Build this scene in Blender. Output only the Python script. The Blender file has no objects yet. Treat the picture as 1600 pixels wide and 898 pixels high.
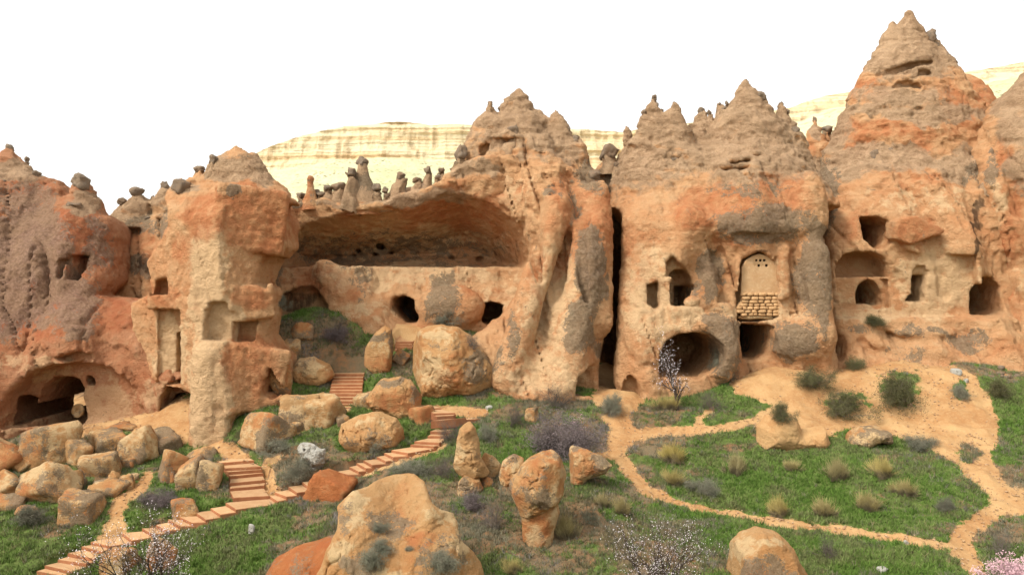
import bpy, math, random
import numpy as np
from mathutils import Vector, Matrix

# ------------------------------------------------------------------ scene, camera, light
SC = bpy.context.scene
COL = SC.collection
FPX, CX, HY = 1256.0, 800.0, 449.0          # focal length in photo pixels, optical centre
cam = bpy.data.cameras.new('camera'); camo = bpy.data.objects.new('camera', cam)
COL.objects.link(camo); SC.camera = camo
cam.sensor_width = 36.0; cam.lens = 36.0 * FPX / 1600.0
cam.clip_start = 0.1; cam.clip_end = 6000
camo.location = (0, 0, 0); camo.rotation_euler = (math.radians(90), 0, 0)

SUN_EL, SUN_AZ = 48.0, -128.0               # azimuth of the sun seen from above, clockwise from +Y
w = bpy.data.worlds.new('World'); SC.world = w; w.use_nodes = True
nt = w.node_tree; nt.nodes.clear()
sky = nt.nodes.new('ShaderNodeTexSky'); sky.sky_type = 'NISHITA'; sky.sun_disc = False
sky.sun_elevation = math.radians(SUN_EL); sky.sun_rotation = math.radians(SUN_AZ)
sky.air_density = 2.0; sky.dust_density = 2.0; sky.ozone_density = 1.0
hsv = nt.nodes.new('ShaderNodeHueSaturation'); hsv.inputs['Saturation'].default_value = 0.10
bg = nt.nodes.new('ShaderNodeBackground'); bg.inputs['Strength'].default_value = 0.13
wo = nt.nodes.new('ShaderNodeOutputWorld')
nt.links.new(sky.outputs[0], hsv.inputs['Color']); nt.links.new(hsv.outputs[0], bg.inputs['Color'])
nt.links.new(bg.outputs[0], wo.inputs['Surface'])
sun = bpy.data.lights.new('sun', 'SUN'); suno = bpy.data.objects.new('sun', sun); COL.objects.link(suno)
sun.energy = 1.5; sun.angle = math.radians(14); sun.color = (1.0, 0.95, 0.87)
_a, _e = math.radians(SUN_AZ), math.radians(SUN_EL)
_d = Vector((math.sin(_a) * math.cos(_e), math.cos(_a) * math.cos(_e), math.sin(_e)))
suno.rotation_euler = _d.to_track_quat('Z', 'Y').to_euler()
SC.view_settings.view_transform = 'Standard'; SC.view_settings.look = 'None'
SC.view_settings.exposure = 1.12; SC.view_settings.gamma = 1.0
SC.cycles.max_bounces = 6; SC.cycles.diffuse_bounces = 2

RNG = np.random.default_rng(7); random.seed(7)

def W(px, py, Y):                            # a photo pixel at depth Y as a world point
    return np.array(((px - CX) * Y / FPX, Y, (HY - py) * Y / FPX))

# ------------------------------------------------------------------ noise
def _hash(ix, iy, iz, seed):
    h = (ix.astype(np.uint32) * np.uint32(374761393) + iy.astype(np.uint32) * np.uint32(668265263)
         + iz.astype(np.uint32) * np.uint32(2246822519) + np.uint32((seed * 3266489917) & 0xffffffff))
    h = (h ^ (h >> np.uint32(13))) * np.uint32(1274126177)
    h = (h ^ (h >> np.uint32(16))) * np.uint32(2246822519)
    h ^= h >> np.uint32(15)
    return h.astype(np.float32) / np.float32(4294967295.0)

def vn(x, y, z, seed=0):
    x, y, z = np.broadcast_arrays(np.float32(x), np.float32(y), np.float32(z))
    fx, fy, fz = np.floor(x), np.floor(y), np.floor(z)
    ix, iy, iz = fx.astype(np.int64), fy.astype(np.int64), fz.astype(np.int64)
    x, y, z = x - fx, y - fy, z - fz
    x = x*x*x*(x*(x*6-15)+10); y = y*y*y*(y*(y*6-15)+10); z = z*z*z*(z*(z*6-15)+10)
    r = 0
    for a in (0, 1):
        for b in (0, 1):
            for c in (0, 1):
                r = r + _hash(ix+a, iy+b, iz+c, seed) * (x if a else 1-x) * (y if b else 1-y) * (z if c else 1-z)
    return r * 2 - 1

def fbm(x, y, z, o=4, seed=0, g=0.5):
    r = 0; a = 1.0; t = 0; s = 1.0
    for i in range(o):
        r = r + a * vn(x*s+i*7.3, y*s-i*3.1, z*s+i*5.7, seed+i); t += a; a *= g; s *= 2.03
    return r / t * 1.6

def ridged(x, y, z, o=4, seed=0):
    r = 0; a = 1.0; t = 0; s = 1.0
    for i in range(o):
        r = r + a * (1 - 2*np.abs(vn(x*s+i*3.3, y*s, z*s-i*2.7, seed+i))); t += a; a *= 0.5; s *= 2.1
    return r / t

def plates(n, k, sharp=0.16):                # turns a smooth field into flat plates with short scarps
    v = n * k; f = np.floor(v); u = np.clip((v - f) / sharp, 0, 1)
    return (f + u*u*(3-2*u)) / k

def groove(n, w_): return 1-sm(0, w_, np.abs(n))

def sm(a, b, x):
    t = np.clip((x - a) / (b - a), 0, 1); return t*t*(3-2*t)

# ------------------------------------------------------------------ mesh helpers
def mesh_np(name, v, faces):
    """faces: (n,3) or (n,4) int array, or list of such arrays"""
    if not isinstance(faces, list): faces = [faces]
    faces = [f for f in faces if len(f)]
    me = bpy.data.meshes.new(name)
    me.vertices.add(len(v)); me.vertices.foreach_set('co', np.ascontiguousarray(v, np.float32).ravel())
    nl = sum(f.size for f in faces); npoly = sum(len(f) for f in faces)
    me.loops.add(nl); me.polygons.add(npoly)
    me.loops.foreach_set('vertex_index', np.concatenate([f.ravel() for f in faces]).astype(np.int32))
    tot = np.concatenate([np.full(len(f), f.shape[1], np.int32) for f in faces])
    st = np.concatenate([[0], np.cumsum(tot)[:-1]]).astype(np.int32)
    me.polygons.foreach_set('loop_start', st); me.polygons.foreach_set('loop_total', tot)
    me.polygons.foreach_set('use_smooth', np.ones(npoly, bool))
    me.update(calc_edges=True)
    return me

def setcol(me, arr, name='mask'):
    a = me.color_attributes.new(name, 'FLOAT_COLOR', 'POINT')
    c = np.zeros((len(me.vertices), 4), np.float32); c[:, :arr.shape[1]] = arr
    if arr.shape[1] < 4: c[:, 3] = 1
    a.data.foreach_set('color', c.ravel())

def flat(me):
    me.polygons.foreach_set('use_smooth', np.zeros(len(me.polygons), bool))

def obj(name, me, mat=None, parent=None, loc=None, label=None, cat=None, group=None, kind=None):
    o = bpy.data.objects.new(name, me); COL.objects.link(o)
    if mat is not None and me is not None and not me.materials: me.materials.append(mat)
    if parent is not None: o.parent = parent
    if loc is not None: o.location = loc
    if label: o['label'] = label
    if cat: o['category'] = cat
    if group: o['group'] = group
    if kind: o['kind'] = kind
    return o

def vnormals(v, q):
    n = np.zeros_like(v)
    a, b, c = v[q[:, 0]], v[q[:, 1]], v[q[:, 2]]
    fn = np.cross(b - a, c - a)
    if q.shape[1] == 4: fn = fn + np.cross(c - a, v[q[:, 3]] - a)
    for i in range(q.shape[1]):
        for k in range(3): n[:, k] += np.bincount(q[:, i], fn[:, k], len(v))
    return n / (np.linalg.norm(n, axis=1, keepdims=True) + 1e-9)

# ------------------------------------------------------------------ signed distance volumes + surface nets
class Vol:
    def __init__(s, b, h):
        s.h = h; s.o = np.array((b[0], b[2], b[4]), np.float64)
        n = [int((b[2*i+1]-b[2*i])/h)+2 for i in range(3)]
        s.x = (b[0] + h*np.arange(n[0], dtype=np.float32))[:, None, None]
        s.y = (b[2] + h*np.arange(n[1], dtype=np.float32))[None, :, None]
        s.z = (b[4] + h*np.arange(n[2], dtype=np.float32))[None, None, :]
        s.f = np.full(n, 9.0, np.float32)
    def poly(s, pts, Y, world=False):
        p = np.array(pts, np.float64) if world else np.array([W(a, b, Y)[[0, 2]] for a, b in pts])
        X, Z = s.x[:, 0, :], s.z[0]
        X, Z = np.broadcast_arrays(X, Z)
        d = np.full(X.shape, 1e9, np.float32); ins = np.zeros(X.shape, bool)
        for i in range(len(p)):
            ax, az = p[i]; bx, bz = p[(i+1) % len(p)]
            ex, ez = bx-ax, bz-az; L = ex*ex+ez*ez+1e-12
            t = np.clip(((X-ax)*ex+(Z-az)*ez)/L, 0, 1)
            d = np.minimum(d, (X-ax-t*ex)**2+(Z-az-t*ez)**2)
            if abs(bz-az) > 1e-9:
                ins ^= ((az > Z) != (bz > Z)) & (X < (bx-ax)*(Z-az)/(bz-az)+ax)
        d = np.sqrt(d)
        return np.where(ins, -d, d)[:, None, :].astype(np.float32)
    def depth(s, ctrl):
        P = np.array([W(*c) for c in ctrl]); f = tps(P[:, [0, 2]], P[:, 1], 0.3)
        X, Z = np.broadcast_arrays(s.x[:, 0, :], s.z[0])
        return f(X, Z)[:, None, :].astype(np.float32)
    def add(s, d, k=0.0):
        s.f = np.minimum(s.f, d) if k <= 0 else smin(s.f, d, k)
    def sub(s, d, k=0.0):
        s.f = np.maximum(s.f, -d) if k <= 0 else -smin(-s.f, d, k)
    def cave(s, pts, Y, y1, k=0.0, y0=-99.0, taper=0.0, soft=0.12):
        """carve an outline seen at depth Y back to depth y1"""
        if y1-Y > 3.4: y1 = y1+3.5
        d = s.poly(pts, Y)-0.07
        if taper: d = d + taper*np.maximum(0, s.y - Y)
        s.sub(smax(smax(d, s.y - y1, soft), y0 - s.y, 0.05), k)
    def ell(s, c, r):
        q = np.sqrt(((s.x-c[0])/r[0])**2+((s.y-c[1])/r[1])**2+((s.z-c[2])/r[2])**2)
        return ((q-1)*min(r)).astype(np.float32)
    def box(s, c, hsz, r=0.05, rz=0.0, ry=0.0):
        X, Y, Z = s.x-c[0], s.y-c[1], s.z-c[2]
        if rz: X, Y = X*math.cos(rz)+Y*math.sin(rz), -X*math.sin(rz)+Y*math.cos(rz)
        if ry: X, Z = X*math.cos(ry)+Z*math.sin(ry), -X*math.sin(ry)+Z*math.cos(ry)
        a, b, c_ = np.abs(X)-hsz[0]+r, np.abs(Y)-hsz[1]+r, np.abs(Z)-hsz[2]+r
        o = np.sqrt(np.maximum(a, 0)**2+np.maximum(b, 0)**2+np.maximum(c_, 0)**2)
        return (o+np.minimum(np.maximum(np.maximum(a, b), c_), 0)-r).astype(np.float32)
    def cone(s, ax, ay, by, hw, Y, yr=0.8, cx=None, k=0.5, seed=0, bulge=0.06):
        """eroded cone: apex pixel (ax, ay), base line by, half width hw pixels, axis at depth Y"""
        A = W(ax, ay, Y); Bp = W(cx if cx is not None else ax, by, Y); H = A[2]-Bp[2]; R = hw*Y/FPX
        t = (A[2]-s.z)/H                           # 0 at the apex, 1 at the base
        xc = A[0]+(Bp[0]-A[0])*np.clip(t, 0, 1)
        dx, dy = s.x-xc, (s.y-Y)/yr
        r = R*(t+bulge*np.sin(np.pi*np.clip(t, 0, 1)))
        X2, Z2 = np.broadcast_arrays(s.x[:, 0, :], s.z[0])
        n = 0.30*fbm(X2*0.55, Z2*0.6, X2*0+seed, 4, seed+300, 0.6)+0.24*plates(fbm(X2*0.3, Z2*0.8, X2*0+seed, 4, seed+310), 3, 0.2)
        f = (np.sqrt(dx*dx+dy*dy)-r-(n*np.clip(t[0, 0]*2.5, 0, 1))[:, None, :])*(H/math.hypot(H, R))
        s.add(np.maximum(f, (Bp[2]-0.3)-s.z).astype(np.float32), k)
    def cap(s, a, b, r):
        a, b = np.array(a), np.array(b); e = b-a
        X, Y, Z = s.x-a[0], s.y-a[1], s.z-a[2]
        t = np.clip((X*e[0]+Y*e[1]+Z*e[2])/(e@e), 0, 1)
        return (np.sqrt((X-t*e[0])**2+(Y-t*e[1])**2+(Z-t*e[2])**2)-r).astype(np.float32)
    def mesh(s, close='xyZ'):
        f = s.f
        f[:, -1, :] = np.maximum(f[:, -1, :], 0.05); f[:, :, -1] = np.maximum(f[:, :, -1], 0.05)
        f[0] = np.maximum(f[0], 0.05); f[-1] = np.maximum(f[-1], 0.05); f[:, 0, :] = np.maximum(f[:, 0, :], 0.05)
        return surface_nets(f, s.o, s.h)

def smin(a, b, k):
    h = np.maximum(k - np.abs(a-b), 0)/k
    return np.minimum(a, b) - h*h*k*0.25
def smax(a, b, k): return -smin(-a, -b, k)

def tps(P, v, reg=0.0):
    P = np.asarray(P, np.float64); n = len(P)
    def U(d2): return 0.5*d2*np.log(d2+1e-9)
    d2 = ((P[:, None]-P[None])**2).sum(-1)
    A = np.zeros((n+3, n+3)); A[:n, :n] = U(d2)+reg*np.eye(n); A[:n, n] = 1; A[:n, n+1:] = P
    A[n, :n] = 1; A[n+1:, :n] = P.T
    w_ = np.linalg.solve(A, np.concatenate([v, np.zeros(3)]))
    def f(X, Z):
        X = np.asarray(X, np.float64); Z = np.asarray(Z, np.float64)
        r = w_[n]+w_[n+1]*X+w_[n+2]*Z
        for i in range(n): r = r+w_[i]*U((X-P[i, 0])**2+(Z-P[i, 1])**2)
        return r
    return f

def surface_nets(f, o, h):
    nx, ny, nz = f.shape
    s = f < 0
    c = np.zeros((nx-1, ny-1, nz-1), np.int8)
    cs = [(a, b, d) for a in (0, 1) for b in (0, 1) for d in (0, 1)]
    for a, b, d in cs: c += s[a:nx-1+a, b:ny-1+b, d:nz-1+d]
    I = np.argwhere((c > 0) & (c < 8))
    val = np.stack([f[I[:, 0]+a, I[:, 1]+b, I[:, 2]+d] for a, b, d in cs], 1)
    acc = np.zeros((len(I), 3)); cnt = np.zeros(len(I))
    for i in range(8):
        for j in range(i+1, 8):
            df = np.array(cs[j])-np.array(cs[i])
            if np.abs(df).sum() != 1: continue
            vi, vj = val[:, i], val[:, j]; m = (vi < 0) != (vj < 0)
            t = np.where(m, vi/np.where(m, vi-vj, 1), 0)
            acc += np.where(m[:, None], np.array(cs[i])+t[:, None]*df, 0); cnt += m
    v = o+h*(I+acc/cnt[:, None])
    idx = np.full((nx-1, ny-1, nz-1), -1, np.int32); idx[I[:, 0], I[:, 1], I[:, 2]] = np.arange(len(I))
    Q = []
    for ax in range(3):
        sl0 = [slice(1, n-1) for n in f.shape]; sl0[ax] = slice(0, f.shape[ax]-1)
        sl1 = list(sl0); sl1[ax] = slice(1, f.shape[ax])
        a, b = s[tuple(sl0)], s[tuple(sl1)]
        E = np.argwhere(a != b); pos = a[E[:, 0], E[:, 1], E[:, 2]]
        for k in range(3):
            if k != ax: E[:, k] += 1
        u, w_ = [(1, 2), (2, 0), (0, 1)][ax]
        def g(du, dw):
            J = E.copy(); J[:, u] -= du; J[:, w_] -= dw
            return idx[J[:, 0], J[:, 1], J[:, 2]]
        q = np.stack([g(1, 1), g(0, 1), g(0, 0), g(1, 0)], 1)
        q[~pos] = q[~pos][:, ::-1]
        Q.append(q)
    Q = np.concatenate(Q); Q = Q[(Q >= 0).all(1)]
    return v, Q

# ------------------------------------------------------------------ materials
def nodes(mat):
    mat.use_nodes = True; t = mat.node_tree; t.nodes.clear()
    def N(typ, **kw):
        n = t.nodes.new(typ)
        for k, v in kw.items():
            if k.startswith('i_'): n.inputs[k[2:].replace('_', ' ')].default_value = v
            else: setattr(n, k, v)
        return n
    return t, N
def link(t, a, b): t.links.new(a, b)

class MB:                                     # a small node-graph builder
    def __init__(s, name):
        s.m = bpy.data.materials.new(name); s.t, s.N = nodes(s.m)
        s.out = s.N('ShaderNodeOutputMaterial'); s.b = s.N('ShaderNodeBsdfPrincipled')
        s.b.inputs['Roughness'].default_value = 0.95; s.b.inputs['Specular IOR Level'].default_value = 0.15
        link(s.t, s.b.outputs[0], s.out.inputs[0])
        s.geo = s.N('ShaderNodeNewGeometry')
    def noise(s, scale, detail=4, rough=0.55, vec=None, dist=0.0):
        n = s.N('ShaderNodeTexNoise'); n.inputs['Scale'].default_value = scale; n.inputs['Detail'].default_value = detail
        n.inputs['Roughness'].default_value = rough; n.inputs['Distortion'].default_value = dist
        link(s.t, vec if vec is not None else s.geo.outputs['Position'], n.inputs['Vector']); return n.outputs['Fac']
    def scaled(s, v, src=None):
        n = s.N('ShaderNodeMapping'); n.inputs['Scale'].default_value = v
        link(s.t, src if src is not None else s.geo.outputs['Position'], n.inputs['Vector']); return n.outputs[0]
    def wob(s, scale, amt=0.5):                # position shifted by noise so that cracks wander
        n = s.N('ShaderNodeTexNoise'); n.inputs['Scale'].default_value = scale; n.inputs['Detail'].default_value = 3
        link(s.t, s.geo.outputs['Position'], n.inputs['Vector'])
        m = s.N('ShaderNodeVectorMath'); m.operation = 'MULTIPLY_ADD'; m.inputs[1].default_value = (amt*2/scale,)*3
        link(s.t, n.outputs['Color'], m.inputs[0]); link(s.t, s.geo.outputs['Position'], m.inputs[2]); return m.outputs[0]
    def voro(s, scale, feature='F1', vec=None, out='Distance'):
        n = s.N('ShaderNodeTexVoronoi'); n.feature = feature; n.inputs['Scale'].default_value = scale
        link(s.t, vec if vec is not None else s.geo.outputs['Position'], n.inputs['Vector']); return n.outputs[out]
    def ramp(s, v, a, b, lo=0.0, hi=1.0, smooth=True):
        n = s.N('ShaderNodeMapRange'); n.interpolation_type = 'SMOOTHSTEP' if smooth else 'LINEAR'
        n.inputs['From Min'].default_value = a; n.inputs['From Max'].default_value = b
        n.inputs['To Min'].default_value = lo; n.inputs['To Max'].default_value = hi
        link(s.t, v, n.inputs['Value']); return n.outputs[0]
    def math(s, op, a, b=None, c=None):
        n = s.N('ShaderNodeMath'); n.operation = op
        for i, v in enumerate((a, b, c)):
            if v is None: continue
            if isinstance(v, (int, float)): n.inputs[i].default_value = v
            else: link(s.t, v, n.inputs[i])
        return n.outputs[0]
    def mix(s, fac, a, b, mode='MIX'):
        n = s.N('ShaderNodeMix'); n.data_type = 'RGBA'; n.blend_type = mode
        for sock, v in ((n.inputs[0], fac), (n.inputs[6], a), (n.inputs[7], b)):
            if isinstance(v, (int, float)): sock.default_value = v
            elif isinstance(v, tuple): sock.default_value = (*v, 1)
            else: link(s.t, v, sock)
        return n.outputs[2]
    def attr(s, name='mask'):
        n = s.N('ShaderNodeVertexColor'); n.layer_name = name
        sp = s.N('ShaderNodeSeparateColor'); link(s.t, n.outputs[0], sp.inputs[0])
        return sp.outputs[0], sp.outputs[1], sp.outputs[2], n.outputs[1], n.outputs[0]
    def bump(s, hgt, strength=0.5, dist=0.1, prev=None):
        n = s.N('ShaderNodeBump'); n.inputs['Strength'].default_value = strength; n.inputs['Distance'].default_value = dist
        link(s.t, hgt, n.inputs['Height'])
        if prev is not None: link(s.t, prev, n.inputs['Normal'])
        return n.outputs[0]
    def done(s, col, nrm=None):
        if isinstance(col, tuple): s.b.inputs['Base Color'].default_value = (*col, 1)
        else: link(s.t, col, s.b.inputs['Base Color'])
        if nrm is not None: link(s.t, nrm, s.b.inputs['Normal'])
        return s.m

def rock_mat(name, tan=(0.58, 0.33, 0.16), orange=(0.52, 0.23, 0.095), red=(0.43, 0.13, 0.047), grey=(0.13, 0.10, 0.064),
             pale=(0.65, 0.435, 0.235), grain=1.0, crust=(0.39, 0.262, 0.152)):
    """R red iron staining, G grey-brown crust and lichen, B pale fresh tuff, A dark brown patches and stain streaks"""
    s = MB(name); r, g, b, a, _ = s.attr()
    n1 = s.noise(0.35, 5, 0.6, dist=0.6); n2 = s.noise(1.6*grain, 6, 0.65); n3 = s.noise(7*grain, 4, 0.7)
    streak = s.noise(1.0, 5, 0.6, vec=s.scaled((2.2*grain, 2.2*grain, 0.28*grain)))
    strata = s.noise(1.0, 4, 0.6, vec=s.scaled((0.25*grain, 0.25*grain, 3.0*grain)), dist=0.4)
    col = s.mix(s.ramp(n1, 0.34, 0.66, 0, 0.7), tan, orange)
    col = s.mix(s.ramp(n2, 0.44, 0.68, 0, 0.32), col, pale)
    col = s.mix(s.ramp(strata, 0.50, 0.66, 0, 0.35), col, orange)
    def thr(m, n, lo, hi, amp=0.9):            # break a broad mask up with noise
        v = s.math('ADD', m, s.math('MULTIPLY', s.math('SUBTRACT', n, 0.5), amp)); return s.ramp(v, lo, hi)
    col = s.mix(s.math('MULTIPLY', thr(b, n2, 0.3, 0.75, 2.4), 0.85), col, pale)
    col = s.mix(s.math('MULTIPLY', thr(r, n1, 0.22, 0.85, 2.6), 0.64), col, s.mix(s.ramp(n2, 0.35, 0.7), red, orange))
    n4 = s.noise(0.8*grain, 6, 0.7, dist=0.8)
    gn = s.math('ADD', s.math('MULTIPLY', n4, 0.65), s.math('MULTIPLY', n3, 0.35))
    gcol = s.mix(s.ramp(n3, 0.35, 0.65), grey, tuple(min(1, c*1.9+0.02) for c in grey))
    gcol = s.mix(s.ramp(n4, 0.35, 0.62), gcol, s.mix(0.35, gcol, (0.34, 0.22, 0.115)))
    gcol = s.mix(s.ramp(s.noise(14*grain, 3, 0.6), 0.52, 0.72, 0, 0.6), gcol, tuple(c*0.42 for c in grey))
    cr = s.attr('crust')[0]                     # thin grey-tan weathering crust of the upper cones
    ccol = s.mix(s.ramp(n4, 0.36, 0.64), tuple(c*1.25+0.015 for c in crust), tuple(c*0.8 for c in crust))
    ccol = s.mix(s.ramp(n3, 0.45, 0.7, 0, 0.5), ccol, tuple(c*0.62 for c in crust))
    col = s.mix(s.math('MULTIPLY', thr(cr, s.math('ADD', s.math('MULTIPLY', n1, 0.4), s.math('MULTIPLY', n4, 0.6)), 0.30, 0.75, 3.0), 0.85), col, ccol)
    col = s.mix(s.math('MULTIPLY', thr(g, gn, 0.42, 0.66, 4.0), 0.85), col, gcol)
    col = s.mix(s.ramp(streak, 0.58, 0.74, 0, 0.22), col, tuple(c*0.35 for c in orange))
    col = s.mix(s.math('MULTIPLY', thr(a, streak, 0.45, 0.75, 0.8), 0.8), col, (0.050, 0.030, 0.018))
    fine = s.noise(22*grain, 3, 0.7)
    col = s.mix(s.ramp(fine, 0.25, 0.75, 0.0, 0.30), col, s.mix(0.55, col, (0.03, 0.02, 0.012)))
    pits = s.ramp(s.voro(3.2*grain), 0.08, 0.22)
    hgt = s.math('ADD', s.math('MULTIPLY', n2, 0.9), s.math('MULTIPLY', n3, 0.55))
    hgt = s.math('ADD', hgt, s.math('MULTIPLY', fine, 0.28))
    hgt = s.math('ADD', hgt, s.math('MULTIPLY', strata, 0.18))
    hgt = s.math('ADD', hgt, s.math('MULTIPLY', pits, 0.10))
    nrm = s.bump(hgt, 1.0, 0.28/grain)
    return s.done(col, nrm)

MROCK = rock_mat('tuff_cliff')
MDARKRED = rock_mat('dark_red_tuff', tan=(0.43, 0.205, 0.105), orange=(0.39, 0.145, 0.06), red=(0.36, 0.10, 0.04), grey=(0.165, 0.102, 0.068), pale=(0.56, 0.34, 0.18))
MBOULD = rock_mat('tuff_boulder', tan=(0.50, 0.29, 0.125), orange=(0.45, 0.205, 0.07), pale=(0.60, 0.42, 0.22), grain=1.7)
MRED = rock_mat('red_tuff', tan=(0.42, 0.15, 0.05), orange=(0.38, 0.11, 0.035), pale=(0.46, 0.20, 0.08), grain=1.8)
MCAP = rock_mat('cap_rock', tan=(0.25, 0.185, 0.125), orange=(0.28, 0.18, 0.105), red=(0.2, 0.1, 0.05), grey=(0.13, 0.105, 0.08), pale=(0.27, 0.21, 0.15), grain=2.2)
MWHITE = rock_mat('white_rock', tan=(0.36, 0.33, 0.27), orange=(0.25, 0.2, 0.14), red=(0.3, 0.2, 0.1), grey=(0.14, 0.125, 0.1), pale=(0.50, 0.47, 0.40), grain=2.6)

def simple_mat(name, c1, c2, scale=3.0, bump=0.4, c3=None, objrand=0.0, transl=0.0, rough=0.9):
    s = MB(name); s.b.inputs['Roughness'].default_value = rough
    n = s.noise(scale, 5, 0.65); col = s.mix(s.ramp(n, 0.32, 0.68), c1, c2)
    if c3: col = s.mix(s.ramp(s.noise(scale*4.7, 3, 0.6), 0.5, 0.7, 0, 0.7), col, c3)
    if objrand:
        oi = s.N('ShaderNodeObjectInfo')
        hs = s.N('ShaderNodeHueSaturation'); link(s.t, col, hs.inputs['Color'])
        link(s.t, s.ramp(oi.outputs['Random'], 0, 1, 1-objrand, 1+objrand, False), hs.inputs['Value'])
        col = hs.outputs[0]
    return s.done(col, s.bump(n, bump, 0.05) if bump else None)

def attr_mat(name, name_attr='col', rough=0.9):
    s = MB(name); s.b.inputs['Roughness'].default_value = rough
    c = s.attr(name_attr)[4]; return s.done(c)

# ================================================================== TERRAIN
# stair nosings: level edges (left px, right px) and their height
def nose(a, b, z):
    Y1 = z*FPX/(HY-a[1]); Y2 = z*FPX/(HY-b[1])
    return np.array(W(a[0], a[1], Y1)), np.array(W(b[0], b[1], Y2))
MAIN = [((50, 897), (92, 905)), ((57, 891), (100, 899)), ((70, 883), (113, 892)), ((90, 873), (134, 881)), ((105, 864), (147, 872)),
        ((127, 853), (160, 861)), ((142, 845), (171, 852)), ((190, 832), (206, 844)), ((222, 825), (238, 834)), ((243, 819), (260, 828)),
        ((262, 811), (281, 822)), ((280, 806), (300, 817)), ((305, 800), (321, 811)), ((329, 793), (345, 803)), ((352, 785), (369, 795)),
        ((421, 774), (434, 783)), ((429, 768), (448, 776)), ((450, 760), (464, 769)), ((471, 753), (484, 762)), ((496, 746), (508, 753)),
        ((526, 736), (543, 742)), ((546, 729), (560, 737)), ((557, 723), (572, 731)), ((568, 719), (581, 726)), ((588, 713), (603, 720)),
        ((600, 707), (614, 714)), ((612, 702), (637, 708)), ((641, 694), (678, 697)), ((647, 689), (686, 691)), ((668, 680), (699, 681)), ((672, 674), (704, 675))]
ZM = np.linspace(-11.75, -7.75, len(MAIN))
BR = [((365, 778), (421, 774)), ((359, 763), (413, 758.5)), ((359, 754), (415, 749)), ((359, 744), (412, 738.5)), ((357, 737), (410, 733)), ((352, 731), (408, 728)), ((344, 722.5), (397, 718.5))]
ZB = ZM[15] + 0.02 + np.arange(7)*0.148
UP = [((512, 631), (565, 631)), ((512, 626), (565, 626)), ((513, 620.5), (565, 620.5)), ((514, 615), (566, 615)), ((515, 610), (566, 610)), ((516, 605), (567, 605)), ((517, 600), (567, 600)), ((518, 594.5), (568, 594.5)), ((519, 589.4), (568, 589.4)), ((520, 584), (569, 584))]
ZU = np.linspace(-6.72, -5.32, 10)
TOPF = [((616, 546), (644, 546)), ((617, 541.5), (644, 541.5)), ((617, 537.5), (645, 537.5)), ((618, 533.5), (645, 533.5))]
ZT = np.linspace(-3.95, -3.48, 4)
MID = [((722, 653), (752, 653.5)), ((690, 655), (728, 652)), ((683, 650), (709, 648)), ((678, 645.5), (711, 644)), ((664, 638), (690, 637))]
ZMID = np.array([-7.2, -7.08, -6.98, -6.88, -6.80])

gp = []
def g(px, py, Y): gp.append(W(px, py, Y))
for L, ZZ, st in ((MAIN, ZM, 2), (BR, ZB, 2), (UP, ZU, 3), (TOPF, ZT, 3)):
    for i in range(0, len(L), 1):
        a, b = nose(*L[i], ZZ[i]); c = (a+b)/2; c[2] -= 0.10; gp.append(c)
for a in [(0, 898, 33), (300, 898, 31), (560, 898, 29.5), (800, 898, 29), (1000, 898, 29), (1250, 898, 30), (1530, 885, 31), (1600, 898, 31),
          (1600, 780, 36), (1480, 850, 32.2), (1300, 828, 33.8), (1120, 800, 36), (1010, 765, 38), (970, 700, 42.5), (962, 660, 45.2), (990, 622, 48),
          (1120, 618, 47.8), (1190, 575, 50), (1190, 640, 46.2), (1060, 645, 46), (1290, 585, 49.5), (1300, 650, 45.6), (1420, 570, 50), (1420, 650, 45),
          (1400, 720, 40), (1300, 740, 39), (1150, 740, 39.5), (1550, 690, 42), (1560, 575, 50), (1600, 620, 47), (1480, 760, 37), (1330, 790, 36),
          (40, 830, 35.5), (0, 770, 38.5), (100, 800, 37), (100, 735, 40.5), (30, 700, 43), (100, 668, 46), (200, 680, 44.5), (190, 781, 37.8), (225, 750, 39.5),
          (280, 690, 44.2), (330, 696, 43.3), (300, 775, 38), (390, 700, 42), (450, 720, 40), (400, 640, 45), (450, 625, 46.5), (470, 690, 42.5), (500, 650, 44.8),
          (430, 570, 48.5), (430, 510, 51), (520, 500, 52), (480, 540, 50.4), (545, 548, 50.9), (575, 540, 51), (620, 506, 53), (700, 520, 52), (600, 585, 48.5), (640, 630, 45.8), (700, 632, 46.5), (760, 625, 47),
          (600, 680, 43.2), (560, 700, 42), (640, 720, 40), (480, 790, 36), (420, 850, 32.5), (740, 770, 36), (700, 730, 39), (850, 850, 31.5), (860, 760, 36.5), (920, 760, 36.8),
          (800, 650, 44.5), (860, 612, 48.8), (940, 615, 48.5), (880, 710, 41), (950, 800, 34.5), (1050, 850, 31.8), (1180, 870, 31), (700, 850, 31)]:
    g(*a)
gp += [np.array(a) for a in [(-60, 33, -12.2), (60, 33, -10), (-60, 45, -9), (60, 47, -6), (-25, 20, -12.6), (0, 20, -12.2), (25, 20, -12.2), (-60, 20, -12.6), (60, 20, -11.5), (0, 10, -8), (-40, 10, -8.4), (40, 10, -7.6),
       (0, 0, -1.75), (-40, 0, -2), (40, 0, -1.6), (-60, 62, -8), (-30, 62, -8), (-12, 62, -3.6), (0, 62, -4), (12, 62, -6.5), (30, 62, -6.5), (60, 62, -6), (-30, 50, -9.6), (-27, 53, -10), (-33, 53, -10), (-24, 55, -9.5), (30, 55, -6.3), (10, 54, -7.6), (15, 54, -6.6), (-8, 56, -3.2)]]
gp = np.array(gp)
_ht = tps(gp[:, :2], gp[:, 2], 0.6)
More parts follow.
